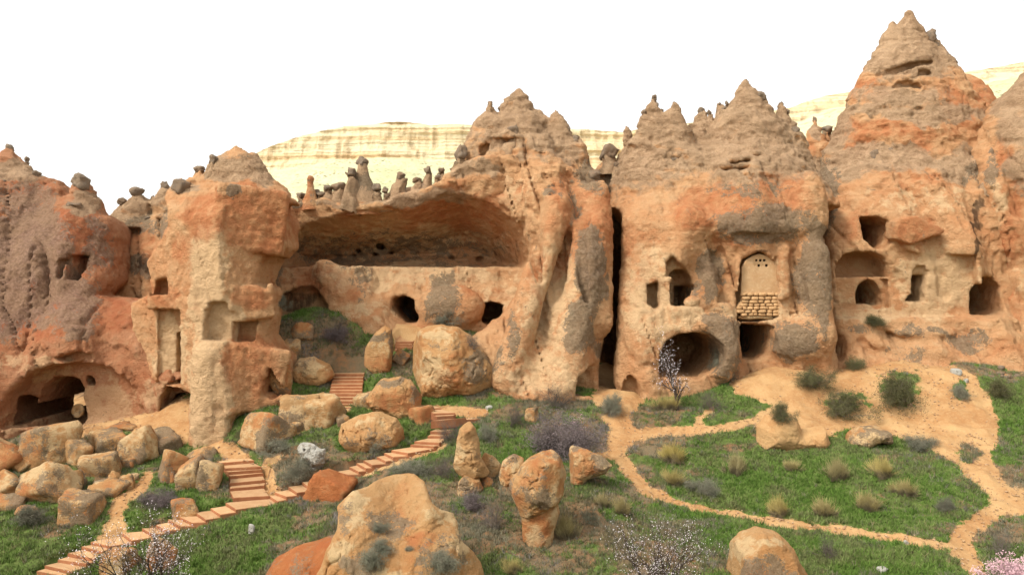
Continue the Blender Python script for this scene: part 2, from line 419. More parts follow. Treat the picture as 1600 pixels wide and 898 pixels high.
def hfun(x, y, detail=True):
    x = np.asarray(x, np.float64); y = np.asarray(y, np.float64)
    h = _ht(np.clip(x, -60, 60), np.clip(y, 0, 62))
    out = np.maximum(np.abs(x)-60, 0)+np.maximum(y-62, 0)+np.maximum(-y, 0)
    h = h*np.exp(-out/60)+(-4)*(1-np.exp(-out/60))
    if detail: h = h+0.16*fbm(x*0.45, y*0.45, 0*x, 3, 5)+0.05*fbm(x*2.1, y*2.1, 0*x, 3, 9)
    return h
def ground_hit(px, py):
    """where the line of sight of a photo pixel meets the terrain"""
    Y = np.arange(14, 62, 0.05); x = (px-CX)*Y/FPX; z = (HY-py)*Y/FPX
    below = z < hfun(x, Y)
    i = int(np.argmax(below)) if below.any() else len(Y)-1
    return np.array((x[i], Y[i], z[i]))

# paths and bare sandy ground, as polygons and polylines on the terrain
PATHS = [([(985, 618), (962, 650), (972, 682), (962, 706), (985, 740), (1012, 766), (1060, 785), (1120, 799), (1200, 814), (1300, 827), (1400, 840), (1480, 852)], [22, 16, 16, 11, 9, 6.5, 4.6, 4, 4, 4, 4, 6]),
         ([(965, 682), (1040, 675), (1130, 670), (1180, 655), (1215, 640)], [9, 6, 5, 6, 9]),
         ([(1093, 672), (1092, 655), (1110, 640)], [6, 4, 3]), ([(890, 705), (945, 712), (975, 720)], [2, 3, 4]),
         ([(230, 744), (219, 764), (193, 781), (181, 798), (182, 815), (180, 835), (165, 842)], [6, 5, 7, 6, 10, 18, 10]),
         ([(545, 745), (600, 728), (650, 712), (690, 696)], [3, 3, 3, 3]), ([(420, 722), (440, 712)], [6, 2]), ([(415, 735), (418, 760), (432, 765)], [7, 7, 5]),
         ([(575, 634), (650, 640), (720, 643), (755, 645)], [5, 7, 9, 6]), ([(330, 690), (360, 705), (375, 718)], [12, 14, 12]),
         ([(640, 520), (640, 508), (650, 505)], [22, 34, 34]), ([(420, 690), (540, 640)], [0.5, 5])]
SAND = [(1140, 600), (1150, 572), (1220, 555), (1300, 575), (1350, 565), (1400, 555), (1470, 565), (1525, 590), (1552, 640), (1558, 680), (1545, 710), (1568, 758), (1620, 775), (1620, 798), (1562, 803), (1512, 838), (1535, 890), (1520, 890),
        (1475, 852), (1500, 822), (1548, 792), (1543, 767), (1498, 727), (1448, 692), (1390, 673), (1320, 668), (1290, 690), (1240, 700), (1190, 690), (1180, 660), (1215, 640), (1200, 625), (1150, 612)]
def seg_d(U, V, pts, wid):
    d = np.full(U.shape, 1e9)
    for (a, b), wa, (c, e), wb in zip(pts[:-1], wid[:-1], pts[1:], wid[1:]):
        ex, ey = c-a, e-b; L = ex*ex+ey*ey
        t = np.clip(((U-a)*ex+(V-b)*ey)/L, 0, 1)
        # foreshortened lines: distance measured with vertical pixels stretched
        dd = np.hypot(U-a-t*ex, (V-b-t*ey)*1.35)-(wa+(wb-wa)*t)
        d = np.minimum(d, dd)
    return d
def poly_d(U, V, p):
    d = np.full(U.shape, 1e9); ins = np.zeros(U.shape, bool)
    for i in range(len(p)):
        ax, az = p[i]; bx, bz = p[(i+1) % len(p)]
        ex, ez = bx-ax, bz-az
        t = np.clip(((U-ax)*ex+(V-az)*ez)/(ex*ex+ez*ez), 0, 1)
        d = np.minimum(d, np.hypot(U-ax-t*ex, V-az-t*ez))
        if bz != az: ins ^= ((az > V) != (bz > V)) & (U < (bx-ax)*(V-az)/(bz-az)+ax)
    return np.where(ins, -d, d)
def bare(x, y, z):
    """metres inside (negative) or outside trodden ground"""
    U = CX+FPX*x/np.maximum(y, 5); V = HY-FPX*z/np.maximum(y, 5)
    d = poly_d(U, V, SAND)
    for p, w_ in PATHS: d = np.minimum(d, seg_d(U, V, p, w_))
    d = np.minimum(d, np.minimum(np.hypot((U-1078)/60, (V-570)/26)-1, np.minimum(np.hypot((U-100)/130, (V-650)/26)-1, np.minimum(np.hypot((U-958)/26, (V-600)/40)-1, np.hypot((U-262)/60, (V-655)/40)-1)))*15)
    for cx, cy, rx, ry in ((1325, 628, 38, 20), (1410, 605, 42, 34), (1515, 706, 22, 17), (1500, 610, 14, 18), (1300, 690, 16, 10), (1350, 690, 40, 6)):
        d = np.maximum(d, -(np.hypot((U-cx)/rx, (V-cy)/ry)-1)*12)
    n = fbm(x*1.3, y*1.3, z*0, 4, 31)+0.6*fbm(x*4, y*4, z*0, 3, 33)
    return (d*y/FPX)+0.15*n

def axis(lo, hi, h, outs):
    a = np.arange(lo, hi+1e-6, h)
    return np.concatenate([np.array(outs[0]), a, np.array(outs[1])])
gx = axis(-36, 36, 0.13, ([-3000, -1200, -500, -220, -110, -70, -50, -42, -38], [38, 42, 50, 70, 110, 220, 500, 1200, 3000]))
gy = axis(24, 60, 0.13, ([-300, -60, -20, 0, 8, 14, 18, 21, 23], [62, 66, 75, 100, 140, 220, 500, 1200, 3000]))
GX, GY = np.meshgrid(gx, gy, indexing='ij')
GZ = hfun(GX, GY)
B = bare(GX, GY, GZ)
GZ = GZ+0.20*sm(0.0, -0.6, B)*ridged(GX*0.4, GY*0.5, GX*0, 3, 88)-0.05*sm(0.25, -0.15, B)+0.05*sm(0.0, 0.3, B)*(0.5+fbm(GX*3.1, GY*3.1, GZ*0, 3, 77))
for L, ZZ in ((MAIN, ZM), (BR, ZB), (UP, ZU), (TOPF, ZT), (MID[:2], ZMID[:2]), (MID[2:], ZMID[2:])):   # the bed cut for the steps
    for i in range(len(L)):
        a, b = nose(*L[i], ZZ[i]); a2, b2 = nose(*L[i+1], ZZ[i+1]) if i+1 < len(L) else (a+(0.3, 0.5, 0), b+(0.3, 0.5, 0))
        q_ = np.array([a, b, b2, a2])[:, :2]; lo, hi = q_.min(0)-0.5, q_.max(0)+0.5
        i0, i1 = np.searchsorted(gx, (lo[0], hi[0])); j0, j1 = np.searchsorted(gy, (lo[1], hi[1]))
        sx_, sy_ = GX[i0:i1, j0:j1], GY[i0:i1, j0:j1]
        dd = poly_d(sx_, sy_, [tuple(p) for p in q_])
        GZ[i0:i1, j0:j1] = np.where(dd < 0.28, np.minimum(GZ[i0:i1, j0:j1], ZZ[i]-0.10), GZ[i0:i1, j0:j1])
Vt = np.stack([GX, GY, GZ], -1).reshape(-1, 3)
nI, nJ = GX.shape
I_, J_ = np.meshgrid(np.arange(nI-1), np.arange(nJ-1), indexing='ij')
Qt = np.stack([I_*nJ+J_, (I_+1)*nJ+J_, (I_+1)*nJ+J_+1, I_*nJ+J_+1], -1).reshape(-1, 4)
gb = sm(0.35, -0.12, B).reshape(-1)
greenf = fbm(GX*0.16, GY*0.22, GX*0, 3, 41)+0.55*fbm(GX*0.9, GY*0.9, GX*0, 3, 43)
def greenness(x, y):
    """where the turf is lush; else dry scrub and earth"""
    gN = fbm(x*0.16, y*0.22, x*0, 3, 41)+0.55*fbm(x*0.9, y*0.9, x*0, 3, 43)
    U = CX+FPX*x/np.maximum(y, 5)
    return gN+0.02*sm(900, 1250, U)+0.27+0.3*sm(50.5, 51.5, y)*sm(720, 600, U)
GG = sm(-0.25, 0.45, greenness(GX, GY)).reshape(-1)

def ground_mat():
    s = MB('hillside_earth'); r, gch, b, a, _ = s.attr()
    n1 = s.noise(0.9, 6, 0.65); n2 = s.noise(5, 5, 0.7); n3 = s.noise(24, 3, 0.7)
    n0 = s.noise(0.3, 4, 0.6, dist=0.5); sand = s.mix(s.ramp(s.math('ADD', s.math('MULTIPLY', n0, 0.6), s.math('MULTIPLY', n1, 0.4)), 0.38, 0.62), (0.50, 0.305, 0.135), (0.38, 0.19, 0.073))
    sand = s.mix(s.ramp(n2, 0.45, 0.7, 0, 0.5), sand, (0.53, 0.34, 0.165))
    soil = s.mix(s.ramp(n1, 0.38, 0.64), (0.19, 0.135, 0.075), (0.25, 0.13, 0.06))
    soil = s.mix(s.ramp(n2, 0.45, 0.65, 0, 0.7), soil, (0.12, 0.105, 0.06))
    turf = s.mix(s.ramp(n2, 0.35, 0.65), (0.09, 0.14, 0.025), (0.13, 0.16, 0.045))
    under = s.mix(s.ramp(s.math('ADD', gch, s.math('MULTIPLY', s.math('SUBTRACT', n2, 0.5), 1.0)), 0.35, 0.7), soil, turf)
    f = s.ramp(s.math('ADD', r, s.math('MULTIPLY', s.math('SUBTRACT', n2, 0.5), 0.7)), 0.38, 0.62)
    col = s.mix(f, under, sand)
    col = s.mix(s.ramp(n3, 0.3, 0.75, 0, 0.4), col, s.mix(0.6, col, (0.03, 0.02, 0.01)))
    h = s.math('ADD', n2, s.math('MULTIPLY', n3, 0.4))
    return s.done(col, s.bump(h, 0.6, 0.08))
MGROUND = ground_mat()
vm = np.stack([gb, GG, np.zeros_like(gb)], 1)
ispath = (gb[Qt].mean(1) > 0.5)
def submesh(name, sel):
    q = Qt[sel]; u, inv = np.unique(q, return_inverse=True)
    me = mesh_np(name, Vt[u], inv.reshape(q.shape)); setcol(me, vm[u]); return me
obj('ground', submesh('ground', ~ispath), MGROUND, kind='structure')
obj('dirt_path', submesh('dirt_path', ispath), MGROUND, kind='structure', label='bare sandy trodden paths and apron winding below the cliffs')

# ------------------------------------------------------------------ far mesa
def mesa():
    tops = np.array([(330, 330), (360, 290), (392, 242), (410, 234), (450, 222), (490, 208), (540, 198), (640, 194), (740, 196), (860, 203), (980, 208), (1100, 190), (1230, 169), (1330, 142), (1430, 125), (1530, 110), (1600, 97), (1750, 70), (1900, 50)], float)
    Y0 = 210.0
    pxs = np.arange(330, 1900, 1.6)
    zt = (HY-np.interp(pxs, tops[:, 0], tops[:, 1]))*Y0/FPX
    x = (pxs-CX)*Y0/FPX
    zt = zt+0.5*fbm(x*0.10, x*0, x*0, 4, 3)
    cliff = np.interp(pxs, [330, 400, 900, 1000, 1150, 1300, 1900], [3, 9, 11, 9, 6, 4, 3])       # height of the bare band
    T = np.linspace(0, 1, 150)
    rows = []
    for t in T:
        if t < 0.04: u = t/0.04; yy = Y0+60*(1-u); zz = zt+1.0*u-1.0
        elif t < 0.48:
            u = (t-0.04)/0.44; zz = zt-cliff*u; yy = Y0-4*u
        else:
            u = (t-0.48)/0.52; zb = zt-cliff; zz = zb*(1-u)+(-6)*u; yy = Y0-4-115*u**0.9
        rows.append(np.stack([x, np.full_like(x, yy), zz], 1))
    V = np.array(rows); nt_, nx_ = V.shape[:2]
    X, Yy, Z = V[..., 0], V[..., 1], V[..., 2]
    tt = T[:, None]
    band = (tt > 0.04) & (tt < 0.5)
    strat = plates(fbm(X*0.012, X*0, Z*0.42, 3, 12), 6, 0.3)
    gul = ridged(X*0.07, X*0, Z*0.03, 4, 21)
    V[..., 1] += np.where(band, -1.0*strat-1.8*gul-0.7*ridged(X*0.25, X*0, Z*0.1, 3, 25), -3.0*gul*sm(0.5, 0.6, tt)*(1-sm(0.95, 1.0, tt)))
    V[..., 2] += np.where(tt >= 0.5, 0.9*fbm(X*0.09, Yy*0.09, X*0, 4, 17)+0.5*plates(fbm(X*0.02, Yy*0.05, X*0, 3, 19), 5, 0.25), 0)
    I2, J2 = np.meshgrid(np.arange(nt_-1), np.arange(nx_-1), indexing='ij')
    q = np.stack([I2*nx_+J2, (I2+1)*nx_+J2, (I2+1)*nx_+J2+1, I2*nx_+J2+1], -1).reshape(-1, 4)
    me = mesh_np('mesa', V.reshape(-1, 3), q)
    m = np.zeros((nt_, nx_, 3)); m[..., 0] = band*1.0
    setcol(me, m.reshape(-1, 3))
    s = MB('mesa_rock'); r, gch, b, a, _ = s.attr()
    n1 = s.noise(0.05, 5, 0.6); n2 = s.noise(0.5, 6, 0.7); st = s.noise(1, 5, 0.65, vec=s.scaled((0.02, 0.02, 0.55)))
    band_c = s.mix(s.ramp(st, 0.38, 0.62), (0.64, 0.55, 0.36), (0.62, 0.45, 0.25))
    band_c = s.mix(s.ramp(n2, 0.5, 0.7, 0, 0.5), band_c, (0.72, 0.60, 0.36))
    vert = s.noise(1, 4, 0.6, vec=s.scaled((0.35, 0.35, 0.03)))
    band_c = s.mix(s.ramp(vert, 0.52, 0.66, 0, 0.6), band_c, (0.36, 0.25, 0.13))
    slope = s.mix(s.ramp(n1, 0.4, 0.62), (0.58, 0.53, 0.33), (0.50, 0.50, 0.28))
    slope = s.mix(s.ramp(n2, 0.52, 0.62, 0, 0.8), slope, (0.62, 0.52, 0.29))
    spots = s.ramp(s.voro(0.85), 0.12, 0.42, 1, 0)
    slope = s.mix(s.math('MULTIPLY', spots, s.ramp(s.noise(0.12, 3), 0.42, 0.6, 0.2, 1)), slope, (0.13, 0.13, 0.055))
    col = s.mix(r, slope, band_c)
    s.done(col, s.bump(s.math('ADD', n2, s.math('MULTIPLY', st, 1.5)), 0.8, 1.0))
    obj('mesa', me, s.m, kind='structure', label='far pale yellow flat-topped hill behind the cliffs')
mesa()

# ================================================================== ROCK FORMATIONS
def blobs(v, lst, Yd):
    """soft patches (px, py, rx, ry, amount) fixed on the rock"""
    m = np.zeros(len(v), np.float32)
    a_, b_, c_ = v[:, 0], v[:, 1], v[:, 2]
    u = CX+FPX*a_/b_+13*fbm(a_*0.55, b_*0.55, c_*0.55, 4, 201, 0.6)+3*vn(a_*3, b_*3, c_*3, 203); t = HY-FPX*c_/b_+13*fbm(a_*0.55, b_*0.55, c_*0.55+9, 4, 207, 0.6)
    for px, py, rx, ry, amt in lst:
        d = np.sqrt(((u-px)/rx)**2+((t-py)/ry)**2)
        m = np.maximum(m, amt*sm(1.25, 0.45, d))
    return m

FORM = {}
def formation(name, label, cat, outline, Y, ctrl, h=0.14, k=1.2, amp=1.0, feats=None, masks=None, seed=0, grow=2.4, c0=3.2, mat=None, yback=11.0, micro=0.9, group=None, strata=0.0, planes=None, top=None):
    ztop = W(0, top[0], top[1])[2] if top else -99
    ys = [c[2] for c in ctrl]; ca = np.array(ctrl, float)
    Yo = np.clip(tps(ca[:, :2]/25, ca[:, 2], 0.3)(np.array([p[0] for p in outline])/25, np.array([p[1] for p in outline])/25), min(ys), max(ys))
    P = np.array([W(a, b, yy) for (a, b), yy in zip(outline, Yo)])
    vol = Vol((P[:, 0].min()-1.2, P[:, 0].max()+1.2, min(ys)-2.6, max(ys)+yback, P[:, 2].min()-0.3, max(P[:, 2].max()+0.9, ztop)), h)
    d2 = vol.poly(P[:, [0, 2]], Y, True)
    X, Z = np.broadcast_arrays(vol.x[:, 0, :], vol.z[0])
    d2 = d2-0.03+(0.09*amp*fbm(X*1.2, Z*1.2, X*0+seed, 4, seed+3))[:, None, :]
    yf = vol.depth(ctrl)
    if planes:                                  # sharp-edged faces: the nearest of several planes
        yp = None
        for tri in planes:
            A = np.array([W(*c) for c in tri]); co = np.linalg.solve(np.stack([A[:, 0], A[:, 2], np.ones(3)], 1), A[:, 1])
            pl = co[0]*X+co[1]*Z+co[2]; yp = pl if yp is None else np.maximum(yp, pl)
        yf = (0.25*yf+0.75*yp[:, None, :]).astype(np.float32)
    fold = fbm((X+0.25*Z)*0.42, Z*0.07, X*0+seed, 3, seed+60)
    nz = 0.55*fbm(X*0.24, Z*0.18, X*0+seed, 3, seed)+0.95*fold+0.55*plates(fbm(X*0.30+Z*0.08, Z*0.17, X*0-seed, 4, seed+50, 0.5), 3, 0.12)
    nz = nz+0.12*plates(fbm(X*1.0+Z*0.5, Z*0.7, X*0-seed, 4, seed+90), 3, 0.2)+0.05*ridged(X*0.9, Z*0.4, X*0+seed, 4, seed+70)
    nz = nz+0.42*groove(fbm(X*0.33+Z*0.10, Z*0.07, X*0+seed*3, 3, seed+120), 0.06)
    if strata: nz = nz+strata*(plates(fbm(X*0.16, Z*0.62, X*0+seed, 4, seed+140), 3, 0.22)+0.4*plates(fbm(X*0.4, Z*1.7, X*0+seed, 3, seed+150), 3, 0.25))*sm(W(0, 330, 54)[2], W(0, 270, 55)[2], Z)
    yf = yf+(amp*nz)[:, None, :].astype(np.float32)
    vol.yf = yf
    vol.f = smax(d2.astype(np.float32), (yf-vol.y)*0.8, k)
    back = np.minimum(yf+c0+grow*np.maximum(-d2, 0), max(ys)+yback-0.3)
    vol.f = smax(vol.f, (vol.y-back)*0.6, 0.5)
    if feats: feats(vol)
    v, q = vol.mesh()
    n = vnormals(v, q)
    x_, y_, z_ = v[:, 0], v[:, 1], v[:, 2]
    wx_ = x_+0.5*vn(x_*0.7, y_*0.7, z_*0.7, seed+21); up_ = sm(W(0, 330, 54)[2], W(0, 270, 55)[2], z_)
    dsp = 0.06*ridged(x_*1.1, y_*1.1, z_*0.6, 4, seed+11)+(0.03+0.06*up_)*plates(fbm(wx_*0.5, y_*0.5, z_*1.9, 4, seed+13, 0.6), 4, 0.22)+0.05*plates(fbm(wx_*1.1, y_*1.1, z_*0.45, 4, seed+14, 0.6), 3, 0.2)+0.05*fbm(x_*4, y_*4, z_*4, 3, seed+17, 0.6)
    dsp = dsp+0.10*up_*plates(fbm(x_*0.7, y_*0.7, z_*2.6, 4, seed+15, 0.6), 3, 0.25)
    dsp = dsp-(0.05+0.10*up_)*sm(0.42, 0.62, vn(x_*1.5, y_*1.5, z_*2.1, seed+23)+0.25*vn(x_*5, y_*5, z_*5, seed+24))      # weathering pits
    dsp = dsp-0.06*sm(0.5, 0.7, vn(x_*3.1, y_*3.1, z_*3.1, seed+25))
    v = v+n*(micro*dsp)[:, None]
    me = mesh_np(name, v, q)
    m = np.zeros((len(v), 4), np.float32); cr = np.zeros(len(v), np.float32)
    if masks:
        for ch, key in enumerate('rgba'):
            if key in masks: m[:, ch] = blobs(v, masks[key], Y)
        if 'c' in masks: cr = blobs(v, masks['c'], Y)
        if 'up' in masks:                       # crust settles on ground-facing-up rock above a height
            py0, py1, amt = masks['up']; z0, z1 = W(0, py0, Y+1)[2], W(0, py1, Y+2)[2]
            cr = np.maximum(cr, amt*sm(z0, z1, v[:, 2]+1.2*fbm(x_*0.3, y_*0.3, z_*0.3, 3, seed+5))*(0.55+0.45*sm(-0.2, 0.5, n[:, 2])))
    setcol(me, m); setcol(me, cr[:, None], 'crust')
    o = obj(name, me, mat or MROCK, label=label, cat=cat, group=group)
    FORM[name] = o; o_yf = (vol.x[:, 0, 0].copy(), vol.z[0, 0].copy(), yf[:, 0, :].copy())
    return o

# ---- far left cliff
def f_left(vol):
    c = vol.cave
    vol.cone(14, 228, 330, 88, 55.5, 0.7, cx=2, k=0.6, seed=1); vol.cone(127, 268, 360, 44, 54.0, 0.9, cx=131, k=0.5, seed=2); vol.cone(88, 282, 330, 26, 54.2, 0.9, k=0.4, seed=3); vol.cone(-50, 215, 330, 80, 56, 0.7, k=0.6, seed=4)
    c([(3, 668), (4, 640), (10, 615), (24, 597), (45, 582), (75, 571), (110, 571), (145, 580), (170, 595), (185, 613), (190, 640), (189, 672)], 45.6, 47.9, soft=0.5)
    c([(12, 663), (11, 632), (20, 624), (40, 617), (56, 622), (57, 652), (40, 660)], 47.9, 53, y0=47)
    c([(58, 668), (59, 636), (68, 606), (84, 591), (105, 588), (122, 593), (130, 602), (127, 622), (133, 640), (133, 668)], 47.9, 55, y0=46.6)
    c([(135, 600), (135, 589), (142, 587), (147, 594), (147, 601)], 47.9, 49, y0=46)
    c([(183, 634), (184, 627), (190, 625), (194, 633)], 46, 47.6); c([(189, 654), (194, 641), (203, 638), (212, 645), (214, 654)], 46, 47.6, soft=0.3)
    c([(247, 662), (247, 622), (256, 605), (270, 598), (305, 598), (305, 660)], 46.5, 48.2, soft=0.2)
    c([(264, 647), (265, 626), (273, 617), (288, 616), (293, 622), (297, 640), (293, 648)], 48, 52, y0=46)
    c([(267, 606), (267, 600), (274, 600), (274, 606)], 47, 49.5)
    c([(106, 437), (105, 400), (119, 399), (120, 437)], 50, 52.2, soft=0.05); c([(96, 434), (96, 406), (101, 405), (101, 436)], 50, 50.7)
    c([(90, 560), (110, 552), (150, 556), (150, 562), (110, 566)], 46.4, 47.2)
formation('rock_cliff', 'dark weathered red cliff at the left edge with a broad arched cave at its foot', 'cliff',
    [(-110, 250), (-40, 240), (0, 270), (14, 268), (28, 270), (45, 276), (62, 284), (72, 294), (95, 304), (110, 318), (125, 330), (140, 335), (158, 342), (170, 352), (176, 400), (172, 440), (150, 462), (215, 470), (235, 560), (320, 590), (325, 760), (-110, 800)], 48,
    [(-90, 250, 54), (0, 250, 53.5), (60, 290, 53), (128, 305, 52), (165, 380, 53), (-90, 400, 50), (0, 400, 49.5), (100, 400, 50.3), (170, 445, 51.5), (0, 545, 46.3), (100, 545, 46.6), (170, 520, 48), (225, 500, 48.5), (250, 590, 46.8), (320, 600, 46.5), (-90, 690, 44), (0, 690, 45), (150, 690, 45.8), (280, 690, 46.3), (-90, 560, 45.5)],
    mat=MDARKRED, feats=f_left, seed=1, top=(205, 57), masks=dict(r=[(120, 380, 55, 60, 1), (60, 480, 120, 60, .8), (30, 300, 60, 30, .9), (75, 510, 40, 45, .75), (170, 480, 60, 40, .6), (190, 500, 40, 30, .7), (20, 470, 40, 30, .3)],
    c=[(30, 265, 70, 24, 1), (135, 318, 30, 24, 1)], g=[(40, 390, 90, 90, 1.1), (10, 480, 85, 65, 1.05), (100, 470, 70, 58, 1.0), (120, 520, 30, 20, 1), (150, 380, 25, 60, .8), (30, 310, 70, 30, .7)],
    b=[(60, 575, 90, 22, .6), (160, 640, 60, 60, .8), (250, 630, 40, 50, .7), (90, 670, 110, 30, .6)], a=[(105, 515, 20, 14, .6)]))

# ---- ridge behind the gully
formation('rock_ridge', 'low red ridge with grey capped knobs behind the grassy gully', 'cliff',
    [(150, 345), (178, 352), (186, 342), (200, 336), (215, 334), (228, 334), (245, 334), (258, 330), (275, 322), (330, 310), (360, 480), (150, 500)], 54.5,
    [(180, 350, 57), (215, 305, 57), (300, 300, 56), (180, 400, 55), (260, 360, 54), (230, 430, 53.6), (160, 470, 53), (300, 470, 53), (350, 400, 54)],
    feats=lambda v_: (v_.cone(214, 292, 352, 42, 57.5, 0.8, k=0.4, seed=5), v_.cone(190, 312, 355, 22, 57.5, 0.9, k=0.3, seed=6), v_.cone(258, 288, 335, 20, 57.3, 0.9, k=0.3, seed=7), v_.cone(240, 306, 345, 18, 57.8, 0.9, k=0.3, seed=8)),
    seed=2, amp=1.1, masks=dict(up=(350, 320, 1.0), r=[(215, 390, 50, 50, .9)], g=[(230, 350, 60, 22, .85), (220, 415, 30, 25, .75), (170, 430, 20, 40, .6)], a=[(222, 410, 14, 22, .7)]), yback=6, top=(280, 58))

# ---- tall fin
def f_fin(vol):
    c = vol.cave
    vol.cone(368, 226, 312, 84, 49.0, 0.62, cx=372, k=0.35, seed=9); vol.cone(396, 236, 300, 30, 49.2, 0.9, cx=402, k=0.3, seed=10); vol.cone(312, 264, 305, 17, 49.3, 0.9, k=0.2, seed=11); vol.cone(334, 252, 300, 17, 49.6, 0.9, k=0.2, seed=12); vol.cone(283, 276, 312, 22, 48.6, 0.9, k=0.3, seed=13)
    # the overhanging red block and the slabs below it
    p = W(388, 345, 47.5); vol.add(vol.box(p, (2.0, 1.5, 1.85), 0.2, rz=0.42, ry=-0.12), 0.5)
    p = W(390, 472, 46.3); vol.add(vol.box(p, (1.25, 0.9, 0.95), 0.10, rz=0.42, ry=0.08), 0.25)
    p = W(398, 590, 45.9); vol.add(vol.box(p, (1.6, 1.0, 1.8), 0.15, rz=0.38, ry=-0.2), 0.35)
    p = W(330, 640, 43.9); vol.add(vol.cap(W(320, 690, 44.2), W(326, 560, 44.5), 0.8), 0.6)
    p = W(262, 470, 47.0); vol.add(vol.box(p, (0.95, 0.6, 0.5), 0.08, rz=-0.3), 0.15)
    c([(394, 442), (396, 410), (404, 398), (426, 401), (418, 425), (412, 452)], 45.6, 49.5, soft=0.1)
    c([(243, 598), (243, 484), (292, 484), (294, 530), (292, 600)], 46.6, 47.25, soft=0.05)
    c([(240, 460), (243, 438), (268, 437), (270, 460)], 47, 48, soft=0.05)
    for i in range(12):
        y = 521+i*6.6; c([(275, y+4), (275, y), (283, y), (283, y+4)], 47.0, 47.75, y0=45.5, soft=0.02)
    c([(322, 530), (324, 485), (332, 473), (350, 473), (356, 487), (370, 493), (370, 532)], 44.7, 45.25, soft=0.1)
    c([(368, 532), (369, 503), (396, 503), (394, 534)], 45.6, 46.6, soft=0.05)
    c([(384, 503), (385, 470)], 46, 46) if False else None
    c([(410, 615), (420, 575), (428, 590), (440, 612), (425, 622)], 45.2, 47.6, soft=0.2)
    vol.sub(vol.cap(W(301, 350, 46.2), W(296, 430, 46.4), 0.28), 0.3); vol.sub(vol.cap(W(301, 350, 46.2), W(270, 400, 46.9), 0.22), 0.3)
formation('rock_fin', 'tall orange rock fin with carved niches and notch ladder left of the great overhang', 'cliff',
    [(270, 310), (272, 300), (282, 296), (300, 294), (320, 292), (340, 286), (354, 282), (366, 280), (380, 280), (395, 280), (406, 282), (416, 288), (428, 300), (440, 322), (447, 350), (443, 385), (428, 402), (415, 440), (425, 462), (419, 500), (413, 525), (432, 545), (450, 565), (452, 600), (448, 625), (385, 640), (362, 655), (356, 720), (298, 720), (298, 615), (240, 600), (205, 570), (206, 475), (240, 457), (240, 430), (236, 410), (256, 380), (272, 355), (275, 330)], 45.8,
    [(330, 300, 46.2), (318, 450, 44.6), (325, 560, 44.1), (325, 690, 43.7), (275, 310, 48.5), (250, 420, 48), (215, 480, 48), (210, 560, 47.8), (262, 540, 46.9), (440, 350, 48.5), (420, 450, 47.3), (440, 590, 47), (390, 600, 45.2), (390, 480, 46), (390, 330, 46.6), (370, 250, 49.5), (300, 288, 49.5), (410, 280, 49), (300, 340, 46.6), (350, 690, 44), (300, 700, 44.3), (360, 420, 45.3)],
    feats=f_fin, seed=3, top=(215, 50), k=0.35, amp=0.28, planes=[[(298, 450, 44.9), (215, 480, 48.0), (255, 600, 46.6)], [(298, 450, 44.9), (345, 450, 44.7), (322, 680, 43.8)], [(345, 450, 44.7), (440, 350, 48.6), (430, 590, 46.6)], [(330, 330, 45.6), (300, 290, 47.6), (390, 290, 47.2)]], h=0.11, masks=dict(r=[(400, 345, 66, 66, 1.3), (330, 340, 60, 45, 1), (400, 575, 60, 60, .95), (398, 470, 44, 32, .8), (285, 370, 30, 50, .7), (255, 465, 30, 20, .7), (296, 400, 10, 60, .5)],
    b=[(325, 450, 34, 120, 1.25), (325, 610, 42, 110, 1.3), (265, 540, 34, 70, .95), (345, 500, 34, 44, 1.1)], c=[(365, 262, 60, 28, 1.1), (290, 292, 30, 14, .9), (415, 280, 18, 22, .8)], g=[(362, 302, 10, 18, .8)], a=[(362, 305, 9, 14, .55)]))

# ---- the great overhang
def f_amph(vol):
    c = vol.cave
    pts = [(400, 360), (435, 350), (455, 341), (480, 334), (530, 331), (600, 325), (640, 321), (690, 303), (720, 300), (760, 315), (800, 340), (822, 365), (840, 400), (850, 460), (400, 460)]
    d = vol.poly(pts, 53.6)+0.42*np.maximum(0, vol.y-53.6)
    zf = W(0, 417, 55)[2]
    fl = (zf-vol.z)+0.10*(vol.x*0+vol.y-55)*0
    X, Z = np.broadcast_arrays(vol.x[:, 0, :], vol.z[0])
    back = (60.3+0.5*fbm(X*0.5, Z*0.5, X*0, 4, 8)+0.3*plates(fbm(X*0.8, Z*0.8, X*0, 3, 9), 3, .15))[:, None, :].astype(np.float32)
    vol.sub(smax(smax(d, fl, 0.25), vol.y-back, 1.2))
    c([(424, 503), (430, 462), (455, 449), (482, 450), (500, 464), (514, 488), (516, 503), (470, 505)], 52.6, 55.2, soft=0.8)
    c([(455, 498), (458, 490), (470, 486), (483, 488), (488, 497)], 55, 58)
    c([(611, 482), (612, 467), (628, 462), (647, 470), (650, 483), (664, 487), (664, 498), (650, 505), (632, 506), (622, 496)], 53.2, 58, soft=0.1)
    c([(741, 506), (742, 486), (751, 476), (765, 473), (786, 478), (784, 492), (775, 508)], 53.4, 57.2, soft=0.5)
    vol.sub(vol.ell(W(640, 478, 53.0), (1.5, 0.7, 1.4)), 0.5)
    vol.add(vol.cap(W(505, 420, 54.6), W(560, 500, 53.2), 0.5), 1.0)
    p = W(705, 480, 53.2); vol.add(vol.ell(p, (2.2, 1.2, 1.5)), 0.8)
    for px, py, r in ((470, 382, .22), (560, 392, .16), (596, 385, .3), (585, 397, .18), (623, 375, .15), (662, 354, .35), (552, 399, .12), (610, 395, .14), (705, 402, .2), (750, 404, .25), (535, 380, .12), (630, 342, .2)):
        vol.sub(vol.ell(W(px, py, 59.5), (r*1.4, 1.6, r)), 0.1)
